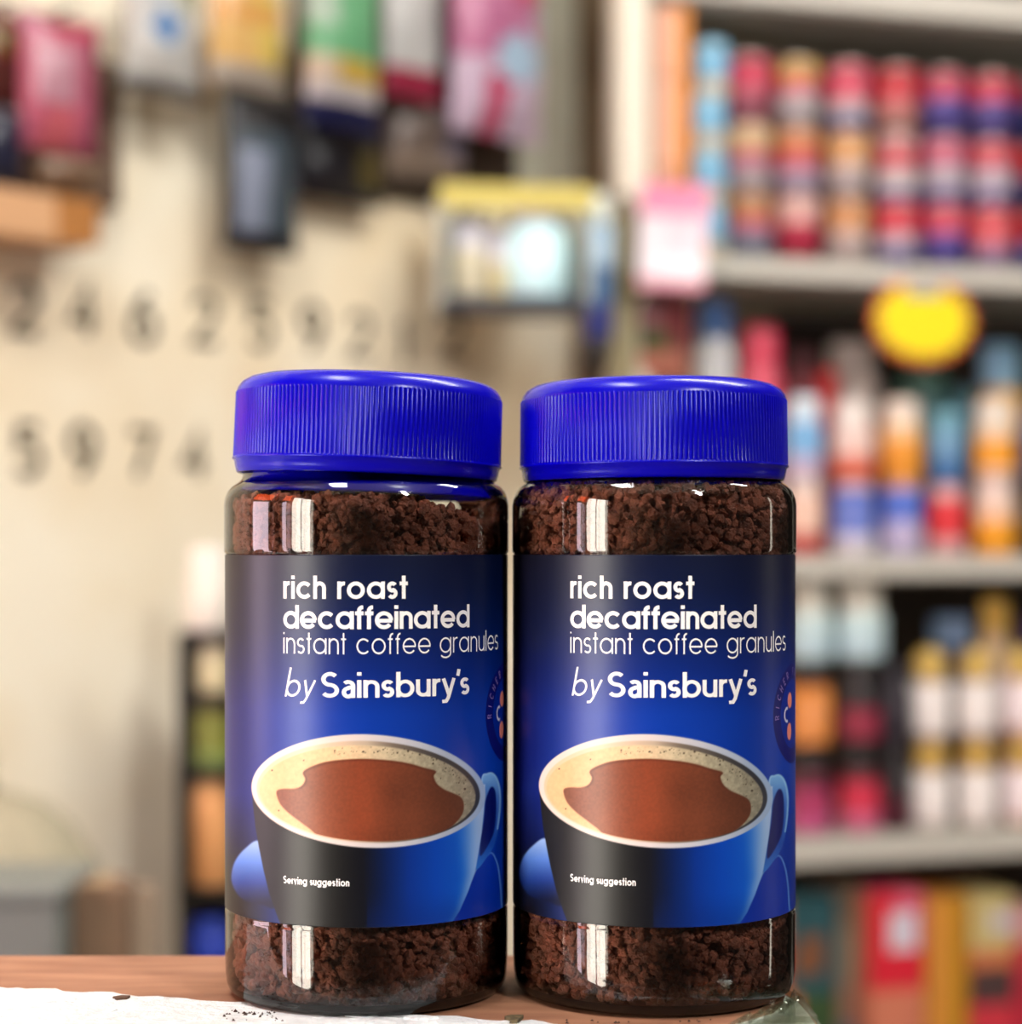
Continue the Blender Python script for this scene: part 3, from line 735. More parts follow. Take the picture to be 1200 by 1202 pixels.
# ================================================================= LEFT WALL: painted digits
DIG = mat('faded_black_paint', (74, 66, 52), .8, noise=.3, nscale=60)
def digit(ch, x, y, hpx, parent):
    X, Y, s = wall_pt(x); w = .25; g, adv = glyph(ch, w); k = hpx * Y / F / 1.4; z0 = zrow(y + hpx / 2, Y); mb = MB(); n = 0
    for st in g:
        n += 1; off = .0008 + .0002 * n; vs = []; rb = ribbon(st, w)
        for pr in rb:
            for (a, b) in pr:
                q = (a - adv / 2) * k
                for o_ in (off, 0): vs.append((q * WD[0] + WN[0] * o_, q * WD[1] + WN[1] * o_, b * k))
        fs = []
        for i in range(len(rb) - 1):
            p = 4 * i; fs += [(p, p + 2, p + 6, p + 4), (p, p + 4, p + 5, p + 1), (p + 2, p + 3, p + 7, p + 6)]
        mb.add(vs, fs)
    o = mb.build('painted_digit', DIG, parent); o.location = (X - parent.location[0], Y - parent.location[1], z0); return o
for ch, x, y, h in (('2', 28, 362, 62), ('4', 97, 364, 58), ('6', 168, 372, 60), ('2', 240, 376, 58), ('5', 306, 380, 56), ('9', 366, 386, 54), ('2', 422, 394, 52), ('1', 476, 402, 48), ('2', 532, 396, 50),
                    ('5', 33, 528, 60), ('9', 97, 530, 60), ('7', 166, 532, 56), ('4', 228, 534, 54)):
    digit(ch, x, y, h, w1)

# ================================================================= PACKAGING BUILDERS
def colfun(bands):
    """bands: list of (fraction from the bottom, colour) -> colour by height"""
    def f(v):
        for t, c in bands:
            if v <= t: return c
        return bands[-1][1]
    return f
def packet(px0, px1, py0, py1, paint, label, cat='packet', group=None, off=.05, depth=.35, name='hanging_packet', tilt=0, hook=True, frame='wall'):
    """pillow bag: crimped ends, puffed body, wrinkled film, printed by paint(u, v) with v from the bottom"""
    ink = paint; paint = lambda u, v: tuple(.82 * (.88 * q + .12 * sum(ink(u, v)) / 3) for q in ink(u, v))
    pt = wall_pt if frame == 'wall' else shelf_pt
    X, Y, s = pt((px0 + px1) / 2, off); a = atan2(WD[1], WD[0]) if frame == 'wall' else SAL
    k = Y / F; wpx = px1 - px0
    Xl = pt(px0, off); Xr = pt(px1, off); w = math.hypot(Xr[0] - Xl[0], Xr[1] - Xl[1]); h = (py1 - py0) * k; d = w * depth
    zt = zrow(py0, Y)
    e = empty(name, (X, Y, zt), a); e.rotation_euler = (0, radians(tilt), a); tag(e, label, cat, group)
    nu, nv = 18, 26; mb = MB(); vs = []; idx = {}
    cr_ = .06
    ph = R.uniform(0, 6)
    for side_ in (-1, 1):
        for j in range(nv + 1):
            v = j / nv
            t = (v - cr_) / (1 - 2 * cr_); puff = max(0, sin(pi * min(1, max(0, t)))) ** .45 if 0 < t < 1 else 0
            for i in range(nu + 1):
                u = i / nu; pu = max(0, 1 - abs(2 * u - 1) ** 2.6) ** .6
                wr = .06 * sin(9 * u + 5 * v + ph) * sin(13 * v + 3 * u) + .03 * sin(31 * u + 17 * v + ph)
                y = side_ * (d / 2 * puff * pu * (1 + wr * 2.2) + .0006)
                cx_ = (u - .5) * w * (1 - .05 * puff) ; idx[(side_, i, j)] = len(vs)
                zz = -h + v * h + (.003 * (1 - abs(2 * u - 1)) * (0 if 0 < t < 1 else sin(40 * u)))
                vs.append((cx_, y, zz))
    fs = []; cs = []
    for side_ in (-1, 1):
        for j in range(nv):
            for i in range(nu):
                q = (idx[(side_, i, j)], idx[(side_, i + 1, j)], idx[(side_, i + 1, j + 1)], idx[(side_, i, j + 1)])
                fs.append(q if side_ < 0 else q[::-1]); cs.append(paint((i + .5) / nu, (j + .5) / nv))
    for j in range(nv):
        for i in (0, nu):
            q = (idx[(-1, i, j)], idx[(1, i, j)], idx[(1, i, j + 1)], idx[(-1, i, j + 1)]); fs.append(q[::-1] if i == 0 else q); cs.append(paint(i / nu, (j + .5) / nv))
    for i in range(nu):
        for j in (0, nv):
            q = (idx[(-1, i, j)], idx[(-1, i + 1, j)], idx[(1, i + 1, j)], idx[(1, i, j)]); fs.append(q if j else q[::-1]); cs.append(paint((i + .5) / nu, j / nv))
    mb.add(vs, fs, cs, smooth=True); mb.build('bag', PRINT_GLOSSY, e, color=True)
    sb = MB()
    for k_ in range(3): sb.box((0, 0, -.004 - .0035 * k_), (w * .98, .0032, .0014))
    sb.build('crimped_seal', mat('foil_seal', (196, 190, 182), .35, metal=.4), e)
    if hook:
        hk = MB().box((0, .02, .004), (.004, off * 1.0 + .05, .004)); hk.box((0, .0, .0), (.008, .003, .016)); hk.build('hook', mat('dark_hook_wire', (60, 56, 50), .5, metal=.6), e)
    return e

DK = (38, 36, 46)
def p_pink(u, v):
    if v > .86: return (216, 64, 96) if u > .35 else (206, 92, 130)
    if .35 < v < .72 and .12 < u < .62: return (214, 150, 168)
    if v < .3 and .2 < u < .6: return (226, 96, 110)
    if u > .82: return (138, 36, 70)
    return (204, 92, 122)
def p_bluedot(u, v):
    q = math.hypot((u - .45) / .2, (v - .55) / .17)
    if q < .75: return (62, 132, 205)
    if q < 1.15: return (214, 222, 228)
    if v > .82 and u < .5: return (160, 194, 214)
    if v > .7 and u > .6: return (176, 178, 150)
    if v < .12: return (120, 116, 112)
    return (216, 214, 208)
def p_yellow(u, v):
    if v < .2: return (214, 200, 182)
    if v > .86: return (246, 190, 84) if .3 < u < .8 else (230, 208, 178)
    if .55 < v < .72: return (246, 176, 84)
    if u > .55: return (250, 216, 96)
    return (252, 200, 112)
def p_slate(u, v):
    if v > .74: return (34, 32, 34)
    if v < .1: return (36, 36, 44)
    if u < .12: return (24, 24, 28)
    if u < .5 and v < .6: return (150, 162, 188)
    return (70, 86, 98)
def p_green(u, v):
    if v < .14: return (20, 26, 84)
    if v < .26: return (206, 196, 196)
    if v < .42: return (222, 182, 62) if u > .35 else (216, 190, 158)
    if u < .35 and v > .6: return (178, 204, 178)
    return (108, 190, 130)
def p_white_red(u, v):
    if v < .22: return (186, 34, 74)
    return (212, 210, 208) if u < .8 else (190, 190, 190)
def p_lilac(u, v):
    q = math.hypot((u - .6) / .26, (v - .45) / .15)
    if q < 1: return (184, 216, 244)
    if v > .8 and u > .6: return (214, 44, 90)
    if v < .35 and .3 < u < .5 + .1 * v: return (222, 60, 110)
    if v < .42: return (226, 196, 224)
    if u > .86: return (180, 176, 206)
    return (212, 116, 164)
def p_navy(u, v): return (28, 30, 62) if v > .3 else (18, 18, 34)
def p_far(u, v): return (128, 92, 20) if .55 < v < .85 else ((150, 30, 36) if v > .5 else (92, 30, 24))
def p_dark(u, v):
    q = math.hypot((u - .75) / .18, (v - .4) / .25)
    return (96, 84, 30) if q < 1 else (28, 26, 36)
def p_mixed(u, v):
    if u > .6 and v > .3: return (134, 124, 150)
    if v < .35: return (150, 128, 112)
    return (112, 94, 84)
def p_tan(u, v): return (206, 160, 118) if u < .6 else (168, 112, 56)
def p_brown(u, v): return (146, 112, 84)

packet(-30, 26, 12, 122, p_far, 'dark red and mustard packet at the edge of the picture, beside the pink packet', off=.05)
packet(-45, 28, 124, 232, p_navy, 'navy blue packet hanging under the dark red and mustard packet', off=.07, hook=False)
packet(22, 118, 20, 180, p_pink, 'pink red packet with pale centre hanging on the wall above the digits', off=.07)
packet(44, 120, 182, 222, p_brown, 'small brown packet squeezed below the pink red packet', off=.06, hook=False)
packet(143, 236, -30, 114, p_bluedot, 'white packet with a round blue motif', off=.06)
packet(246, 332, -30, 104, p_yellow, 'yellow and orange packet with a cream lower edge', off=.07)
packet(262, 350, 106, 296, p_slate, 'tall slate grey packet with black top, hanging below the yellow packet', off=.05, depth=.3)
packet(357, 446, -36, 152, p_green, 'green packet with yellow band and navy lower edge', off=.09)
packet(350, 450, 140, 238, p_dark, 'black packet with olive spot hanging below the green packet', off=.035, hook=False)
packet(450, 516, -30, 117, p_white_red, 'white packet with a dark red lower edge', off=.07)
packet(452, 545, 118, 216, p_mixed, 'muted lilac brown packet hanging below the white and red packet', off=.035, hook=False)
packet(530, 636, -40, 162, p_lilac, 'lilac pink packet with a pale blue round motif', off=.08)

def box_thing(name, x0, x1, y0, y1, off, dep, paint, label, cat='box', group=None, frame='wall', base=None, lidc=None):
    pt = wall_pt if frame == 'wall' else shelf_pt
    a = atan2(WD[1], WD[0]) if frame == 'wall' else SAL
    Xl, Xr = pt(x0, off), pt(x1, off); w = math.hypot(Xr[0] - Xl[0], Xr[1] - Xl[1]); Xm = ((Xl[0] + Xr[0]) / 2, (Xl[1] + Xr[1]) / 2)
    D = Xm[1]; h = (y1 - y0) * D / F; z0 = zrow(y1, D) if base is None else base
    e = empty(name, (Xm[0], Xm[1], z0), a); tag(e, label, cat, group)
    mb = MB(); nu, nv = 8, 12
    # front face grid printed, other faces plain
    vs = []; fs = []; cs = []
    for j in range(nv + 1):
        for i in range(nu + 1): vs.append(((i / nu - .5) * w, 0, j / nv * h))
    for j in range(nv):
        for i in range(nu):
            k = j * (nu + 1) + i; fs.append((k, k + 1, k + nu + 2, k + nu + 1)); cs.append(paint((i + .5) / nu, (j + .5) / nv))
    mb.add(vs, fs, cs)
    x = w / 2; b = [(-x, 0, 0), (x, 0, 0), (x, dep, 0), (-x, dep, 0), (-x, 0, h), (x, 0, h), (x, dep, h), (-x, dep, h)]
    sc = paint(.95, .5); mb.add(b, [(0, 3, 2, 1), (4, 5, 6, 7), (1, 2, 6, 5), (2, 3, 7, 6), (3, 0, 4, 7)], [sc, paint(.5, .98), sc, sc, paint(.02, .5)])
    mb.build('carton', PRINT, e, color=True)
    fl_ = MB().box((0, dep / 2, h + .0006), (w * .96, dep * .48, .0012)); fl_.build('flap', mat('card_flap_%s' % str(paint(.5, .98)), paint(.5, .98), .6), e)
    return e
box_thing('snack_carton', -20, 116, 226, 280, .09, .07, p_tan, 'tan cardboard carton on the wall under the pink and brown packets')
MB_ = MB()

# wall boards behind the packets, and dark slabs in place of shade
def wall_slab(name, x0, x1, y0, y1, off, th, m, label=None, cat=None, kind=None):
    Xl, Xr = wall_pt(x0), wall_pt(x1); w = math.hypot(Xr[0] - Xl[0], Xr[1] - Xl[1]); D = (Xl[1] + Xr[1]) / 2
    X, Y = (Xl[0] + Xr[0]) / 2, (Xl[1] + Xr[1]) / 2; z0, z1 = zrow(y1, D), zrow(y0, D)
    o = MB().box((0, 0, 0), (w, th, z1 - z0), bev=.002).build(name, m)
    o.location = (X + WN[0] * (off + th / 2), Y + WN[1] * (off + th / 2), (z0 + z1) / 2); o.rotation_euler = (0, 0, atan2(WD[1], WD[0]))
    tag(o, label, cat, kind=kind); return o
wall_slab('backing_board', 340, 600, -60, 236, .0, .012, mat('dark_brown_board', (64, 52, 42), .8, noise=.2, nscale=12), 'dark brown board fixed to the wall behind the hanging packets', 'board')
wall_slab('backing_board', 600, 672, -60, 226, .0, .010, mat('grey_green_board', (158, 158, 142), .7, noise=.12, nscale=9), 'grey green board on the wall beside the lilac pink packet', 'board')
wall_slab('corner_shade_1', 674, 704, -80, 700, .0, .03, mat('umber_corner_shade', (112, 96, 74), .7, noise=.15, nscale=10), kind='structure')  # dark strip: shade of the wall's corner return put into its colour
wall_slab('rail', -60, 130, 60, 232, .0, .02, mat('umber_shadow_board', (104, 84, 68), .8, noise=.2, nscale=10), 'umber board in place of shade on the wall behind the pink red packet', 'board')  # slab, not a rail: shadow around the packets put into its umber colour

# ---- lathe goods
def lathe_thing(name, X, Y, z, r, h, bands, label, cat, group=None, kind='can', cap=(230, 230, 225), capfrac=.2, capr=.9, rz=0, n=28):
    e = empty(name, (X, Y, z), rz); tag(e, label, cat, group)
    g = .0012; mb = MB()
    hb = h * (1 - (capfrac if kind != 'can' else .035)) - g * 0
    fr = [0] + [b[0] for b in bands]
    if kind == 'can':
        prof = [(0, .001), (r * .93, .001), (r, .0)]; cols = [(170, 170, 170)] * 2
    else:
        prof = [(0, 0), (r * .9, 0), (r, .004)]; cols = [bands[0][1]] * 2
    lz = prof[-1][1]
    for (t, c) in bands:
        z1 = max(lz + .001, t * hb - (0 if kind == 'can' else 0)); 
        if kind == 'bottle' and t == bands[-1][0]: z1 = hb * .9
        prof.append((r * .985, z1)); cols.append(c); lz = z1
    if kind == 'bottle': prof += [(r * .9, hb * .96), (r * capr * .8, hb), (0, hb)]; cols += [bands[-1][1]] * 3
    else: prof += [(r * .9, hb), (0, hb)]; cols += [bands[-1][1]] * 2
    mb.lathe(prof, n, cols=cols); mb.build('body', PRINT_TIN if kind == 'can' else PRINT, e, color=True)
    if kind == 'can':
        c = MB().lathe([(0, hb + .0004), (r * .88, hb + .0004), (r * .93, h), (r, h), (r * 1.0, hb - .001), (r * .98, hb - .002)][::-1], n); c.build('rim', mat('tin_rim', (198, 196, 190), .3, metal=.8), e)
    elif kind == 'knob':
        hc = h - hb; P = [(r * .5, 0), (r * .78, hc * .12)] + [(r * .82 * cos(radians(t)), hc * .5 + hc * .5 * sin(radians(t))) for t in (-30, 0, 30, 60)] + [(0, hc)]
        c = MB().lathe([(a, b + hb) for a, b in P], n); c.build('cap', mat('cap_%d_%d_%d' % cap, cap, .3, metal=.15), e)
    else:
        hc = h - hb; c = MB().lathe([(r * capr, hb - .001), (r * capr, h - .003), (r * capr * .93, h), (0, h)], n); c.build('cap', mat('cap_%d_%d_%d' % cap, cap, .4), e)
    return e

# ================================================================= WALL TRAY (clear box with sachets, right end of the wall)
DW = 2.40; aT = radians(9); aW = atan2(WD[1], WD[0]); kz = DW / F
TC = ((612 - 600) / F * DW, DW)
tray = empty('wall_tray', (TC[0], TC[1], zrow(362, DW)), aT); tag(tray, 'shallow wall tray with yellow strip along its top and dark bottom rail', 'tray')
def wloc(x): return (x - 612) * kz
xl, xr = wloc(520), wloc(694)
MB().box(((xl + xr) / 2, .096, 66 * kz), (xr - xl, .004, 132 * kz)).build('back_panel', mat('cream_tray_back', (216, 208, 184), .6), tray)
MB().box(((xl + xr) / 2, .048, 7 * kz), (xr - xl, .10, 14 * kz), bev=.002).build('bottom_rail', mat('dark_slate_rail', (48, 52, 66), .5), tray)
MB().box(((xl + xr) / 2, .0, 130 * kz), (xr - xl + .01, .006, 28 * kz), bev=.001).build('yellow_strip', mat('yellow_strip', (204, 190, 98), .5), tray)
for s in (xl, xr): MB().box((s, .05, 72 * kz), (.004, .10, 140 * kz)).build('side_panel', mat('clear_side', (200, 208, 200), .3), tray)
MB().box((wloc(570), .14, 60 * kz), (.02, .12, .02)).build('bracket', mat('dark_slate_rail'), tray)
MB().box((wloc(650), .20, 60 * kz), (.02, .22, .02)).build('bracket', mat('dark_slate_rail'), tray)
def in_tray(x, w, h, bands, lab, cat, nm, kind='bottle', cap=(230, 230, 220), cf=.2, cr=.8):
    l, d_ = wloc(x), .045; X, Y = TC[0] + l * cos(aT) - d_ * sin(aT), TC[1] + l * sin(aT) + d_ * cos(aT)
    lathe_thing(nm, X, Y, zrow(362, DW) + 14 * kz, w / 2 * kz, h * kz, bands, lab, cat, None, kind, cap, cf, cr)
in_tray(556, 46, 132, [(.6, (214, 206, 178)), (1, (206, 206, 216))], 'cream tub with pale round cap in the wall tray', 'tub', 'cream_tub', 'knob', cap=(236, 238, 206), cf=.25)
in_tray(592, 24, 112, [(.5, (208, 196, 150)), (1, (214, 212, 220))], 'slim cream and lavender tube between the two tubs in the wall tray', 'tube', 'slim_tube', cap=(226, 222, 176))
in_tray(637, 76, 108, [(.9, (206, 244, 250)), (1, (220, 230, 240))], 'large pale cyan tub in the wall tray', 'tub', 'cyan_tub', cap=(224, 226, 232), cf=.12, cr=.96)
X, Y = (703 - 600) / F * 2.44, 2.44
bt = lathe_thing('teal_bottle', X, Y, zrow(398, Y), 18 * Y / F, 172 * Y / F, [(.3, (30, 44, 116)), (.62, (52, 96, 140)), (1, (150, 178, 200))], 'tall blue and teal bottle with round pale cap on the end of the wall tray', 'bottle', None, 'knob', (226, 234, 224), .22, .9)
MB().box((0, .19, -.006), (.03, .40, .01), bev=.001).build('bracket', mat('dark_slate_rail'), bt)

# ================================================================= SHELVING
GREY = mat('grey_shelf_enamel', (164, 164, 154), .45, noise=.06, nscale=6)
BACKM = mat('umber_back_panel', (158, 144, 124), .8, noise=.1, nscale=6)
sh = empty('shelving_unit', (SA[0], SA[1], 0), SAL); tag(sh, 'grey enamel shelving unit with four loaded shelves and white upright', 'shelving')
SL = 1.75; SDp = .42
X0, Y0, s735 = shelf_pt(742)
boards = {}
for nm, zt, th in (('a', 1.792 + .03, .05), ('b', 1.434, .033), ('c', 1.030, .033), ('d', .645, .041), ('e', .235, .04)):
    boards[nm] = zt
    MB().box((SL / 2 + .02, SDp / 2, zt - th / 2), (SL, SDp, th), bev=.003).build('shelf_board', GREY, sh)
    MB().box((SL / 2 + .02, -.004, zt - th / 2), (SL, .006, th * .7)).build('price_rail', mat('pale_price_rail', (206, 204, 194), .4), sh)
MB().box((SL / 2 + .02, SDp + .01, 1.1), (SL, .02, 2.2)).build('back_panel', BACKM, sh)
MB().box((SL + .04, SDp / 2, 1.1), (.03, SDp, 2.2)).build('end_panel', GREY, sh)
pw = .043
MB().box((-.002, .0, 1.45), (pw, .05, 2.9), bev=.003).build('upright', mat('cream_upright', (232, 226, 208), .5, noise=.04, nscale=8), sh)

def put(x, off, r, z, h, bands, label, cat, name, group, **kw):
    X, Y, s = shelf_pt(x, -r - off); return lathe_thing(name, X, Y, z, r, h, bands, label, cat, group, **kw)
# --- bay 1: tins, three tiers. colours from bottom to top
RED, BLU, LAV, CRM, ORG, PNK = (206, 34, 50), (66, 60, 150), (176, 166, 196), (220, 206, 196), (214, 142, 86), (222, 86, 112)
tins = [
    (880, [[(.45, (150, 150, 176)), (.65, PNK), (1, (198, 132, 76))], [(.4, (206, 190, 198)), (.62, (196, 62, 106)), (1, (222, 180, 130))], [(.5, (180, 96, 116)), (1, (214, 52, 86))]]),
    (936, [[(.6, (214, 48, 84)), (1, (232, 176, 168))], [(.4, (198, 178, 210)), (.7, (220, 84, 90)), (1, (220, 138, 76))], [(.5, (208, 200, 206)), (.75, (222, 96, 106)), (1, (222, 172, 80))]]),
    (995, [[(.5, (216, 196, 192)), (1, (214, 146, 90))], [(.5, (214, 200, 200)), (1, (226, 164, 104))], [(.2, (72, 84, 160)), (.45, (196, 180, 186)), (1, (226, 82, 108))]]),
    (1052, [[(.25, (56, 50, 150)), (.5, (196, 180, 196)), (1, (222, 56, 74))], [(.15, (80, 70, 166)), (.5, (210, 194, 196)), (.8, (224, 74, 90)), (1, (212, 150, 150))], [(.4, (200, 140, 132)), (.6, (216, 90, 96)), (1, (212, 40, 56))]]),
    (1108, [[(.55, (98, 82, 176)), (1, (216, 64, 92))], [(.2, (74, 70, 160)), (.6, (190, 176, 190)), (1, (214, 96, 128))], [(.6, (98, 88, 176)), (1, (208, 66, 98))]]),
    (1163, [[(.4, (170, 140, 180)), (1, (228, 82, 92))], [(.2, (84, 74, 162)), (.6, (196, 180, 196)), (1, (222, 76, 92))], [(.6, (104, 92, 172)), (1, (216, 56, 84))]]),
    (1218, [[(.5, (90, 90, 170)), (1, (196, 30, 44))], [(.5, (44, 44, 120)), (1, (206, 30, 44))], [(.6, (36, 50, 130)), (1, (150, 34, 60))]])]
colw = ['first', 'second', 'third', 'fourth', 'fifth', 'sixth', 'seventh']
tier = ['bottom', 'middle', 'top']
tl = [['grey, pink and amber', 'pale lilac, magenta and tan', 'all rose red'], ['crimson tin with pale pink top', 'lilac, coral and orange', 'white tin with coral and gold top'], ['cream and tan', 'cream and light orange', 'blue, cream and coral pink'],
      ['blue, lilac and scarlet', 'violet, cream and red', 'scarlet tin with dull pink foot'], ['violet tin with rose top', 'grey lilac tin with dusty pink top', 'deep violet tin with rose top'], ['mauve tin with coral top', 'pale lilac tin with coral red top', 'violet tin with crimson top'],
      ['blue tin with dark red top', 'navy tin with red top', 'navy tin with maroon top']]
TH_ = .0935
for ci, (x, ts) in enumerate(tins):
    for ti, b in enumerate(ts):
        d = tl[ci][ti]; d = d if 'tin' in d else d + ' tin'
        b = [(t_, tuple(.88 * (.92 * q + .08 * sum(c_) / 3) for q in c_)) for t_, c_ in b]
        put(x, .02, .0315, boards['b'] + ti * TH_, TH_, b, '%s, %s in the %s tin stack' % (d, tier[ti], colw[ci]), 'tin', 'food_tin', 'tins stacked on the top shelf')
# second row of tins behind, plain dark red, fills the gaps
# --- light blue tubs
for ti in range(4):
    put(831 + (3 if ti == 3 else 0), .02, .026, boards['b'] + ti * .0735, .0735, [(.42, (202, 190, 164)), (1, (112, 176, 212))], 'light blue tub with cream foot, %s of its stack beside the orange cartons' % ['lowest', 'second from bottom', 'third from bottom', 'topmost'][ti], 'tub', 'blue_tub', 'light blue tubs on the top shelf', kind='bottle', cap=(146, 200, 228), capfrac=.25, capr=.95)
# --- orange cartons, stacked
def p_or(u, v): return (238, 178, 148) if u < .6 else (220, 140, 50)
for ti in range(3):
    X_, Y_, _ = shelf_pt(790, -.012)
    e = box_thing('orange_carton', 768, 810, 0, 102, -.012, .10, p_or if ti != 1 else (lambda u, v: (230, 150, 80) if u > .5 else (240, 186, 160)), '%s of the stacked orange and peach cartons next to the white upright' % ['bottom one', 'middle one', 'top one'][ti], 'carton', 'orange cartons on the top shelf', frame='shelf', base=boards['b'] + ti * .1195)

# --- pink card hanging at the shelf corner
def pink_card():
    X, Y, _ = shelf_pt(793, .07); k = Y / F; e = empty('price_card', (X, Y, zrow(338, Y)), SAL); tag(e, 'pink price card hanging at the corner of the upper shelf', 'card')
    w, h = 84 * k, 124 * k; vs = []; fs = []; cs = []; nu, nv = 8, 10
    for y in (0, .0012):
        for j in range(nv + 1):
            for i in range(nu + 1):
                u, v = i / nu - .5, j / nv; vs.append((u * w - .006 + .01 * v, y + .012 * sin(v * 2.4) - .01 * u * u, v * h))
    n1 = (nu + 1) * (nv + 1)
    for j in range(nv):
        for i in range(nu):
            k_ = j * (nu + 1) + i; v = (j + .5) / nv; u = (i + .5) / nu
            c = (246, 156, 190) if v > .7 else ((240, 170, 176) if .55 < v < .62 and .2 < u < .8 else ((246, 214, 224) if v > .25 and u > .35 else (248, 236, 242)))
            if v < .1: c = (236, 158, 176)
            fs += [(k_, k_ + 1, k_ + nu + 2, k_ + nu + 1), (n1 + k_, n1 + k_ + nu + 1, n1 + k_ + nu + 2, n1 + k_ + 1)]; cs += [c, c]
    MB().add(vs, fs, cs, smooth=True).build('card', PRINT, e, color=True)
    MB().box((0, .04, h + .002), (.006, .08, .003)).build('clip', mat('dark_hook_wire'), e)
pink_card()
# --- yellow star-burst sign on the shelf edge
def burst():
    X, Y, _ = shelf_pt(1084, .018); k = Y / F; e = empty('starburst_sign', (X, Y, zrow(376, Y)), SAL); tag(e, 'yellow starburst price sign with red edge, clipped to the upper shelf rail', 'sign')
    def star(a, b, y0, y1, n=22, amp=.07):
        pts = []
        for i in range(2 * n):
            t = 2 * pi * i / (2 * n); q = 1 + (amp if i % 2 else -amp); pts.append((a * q * cos(t), b * q * sin(t)))
        m = MB(); N = len(pts); vs = [(p[0], y0, p[1]) for p in pts] + [(p[0], y1, p[1]) for p in pts]
        m.add(vs, [tuple(range(N)), tuple(range(2 * N - 1, N - 1, -1))] + [(i, N + i, N + (i + 1) % N, (i + 1) % N) for i in range(N)]); return m
    star(66 * k, 50 * k, 0, .002).build('red_edge', mat('sign_red', (222, 110, 60), .5), e)
    star(58 * k, 42 * k, -.0015, 0).build('yellow_face', mat('sign_yellow', (246, 228, 26), .5), e)
    MB().box((0, .002, 40 * k), (44 * k, .012, 26 * k), bev=.001).build('clip', mat('clip_grey', (176, 170, 160), .5), e)
burst()
# --- hanging goods below the pink card
packet(744, 812, 338, 452, lambda u, v: (60, 96, 44) if (v < .55 and v > .36 and u < .55) else ((214, 128, 104) if v < .36 else (142, 56, 60)), 'dark red packet with green patch hanging below the pink price card', off=.02, frame='shelf')
packet(716, 748, 236, 470, lambda u, v: (150, 138, 84) if v > .5 else (196, 184, 136), 'narrow olive green strip of film hanging beside the shelf upright', 'film strip', off=.03, frame='shelf', depth=.5)

# --- bay 2
WHT, AMB, DBL = (226, 216, 206), (240, 168, 50), (70, 110, 190)
zc = boards['c']; U_ = 2.70 / F
def stackput(x, items, z, group, off=.02):
    for it in items:
        nm, wpx, hpx, bands, cap, capf, kind, lab = it
        X, Y, s = shelf_pt(x, -off - wpx / 2 * U_)
        lathe_thing(nm, X, Y, z, wpx / 2 * U_, hpx * U_, bands, lab, nm.split('_')[-1], group, kind, cap, capf, .82)
        z += hpx * U_
G2 = 'bottles and tubs on the second shelf'
stackput(944, [('cream_tub', 44, 92, [(.35, (190, 70, 66)), (1, (234, 196, 176))], (230, 214, 206), .2, 'bottle', 'peach and brick red tub beside the jar lid, second shelf'), ('white_bottle', 44, 94, [(.35, (206, 186, 214)), (1, (120, 176, 222))], (214, 232, 242), .28, 'bottle', 'white and sky blue bottle standing on the peach and brick red tub')], zc, G2)
stackput(1001, [('blue_tub', 54, 90, [(.3, (220, 214, 226)), (.85, (110, 130, 208)), (1, (70, 100, 190))], (224, 190, 186), .12, 'bottle', 'lavender blue tub under the white and coral bottle'), ('coral_bottle', 54, 92, [(.45, (226, 106, 76)), (1, (228, 196, 186))], (234, 224, 216), .35, 'bottle', 'white and coral bottle standing on the lavender blue tub')], zc, G2)
stackput(1058, [('blue_tub', 52, 90, [(.5, (196, 186, 220)), (1, (76, 108, 200))], (232, 178, 140), .1, 'bottle', 'blue and lilac tub under the amber bottle'), ('amber_bottle', 52, 96, [(.72, (240, 160, 56)), (1, (230, 190, 140))], (236, 220, 204), .3, 'bottle', 'amber bottle with cream cap standing on the blue and lilac tub')], zc, G2)
stackput(1111, [('red_tub', 48, 86, [(.3, (216, 164, 166)), (1, (212, 36, 46))], (222, 176, 176), .2, 'bottle', 'bright red tub with pink cap between blue and amber stacks'), ('teal_bottle', 42, 88, [(.5, (70, 120, 176)), (1, (110, 156, 190))], (110, 166, 184), .25, 'bottle', 'blue teal bottle standing on the bright red tub')], zc, G2)
stackput(1167, [('amber_tub', 54, 92, [(.62, (246, 168, 44)), (1, (232, 196, 170))], (234, 214, 206), .25, 'bottle', 'amber tub with white top, lower one of the two by the frame edge'), ('amber_bottle', 54, 96, [(.2, (232, 196, 170)), (.7, (244, 162, 36)), (1, (226, 200, 170))], (230, 220, 206), .28, 'bottle', 'amber bottle with pale cap standing on the white topped amber tub')], zc, G2)
stackput(1220, [('dark_tub', 46, 90, [(1, (60, 44, 40))], (90, 60, 40), .2, 'bottle', 'dark brown tub at the frame edge of the second shelf'), ('blue_bottle', 46, 94, [(1, (52, 76, 130))], (70, 90, 140), .2, 'bottle', 'dark blue bottle standing on the dark brown tub')], zc, G2)
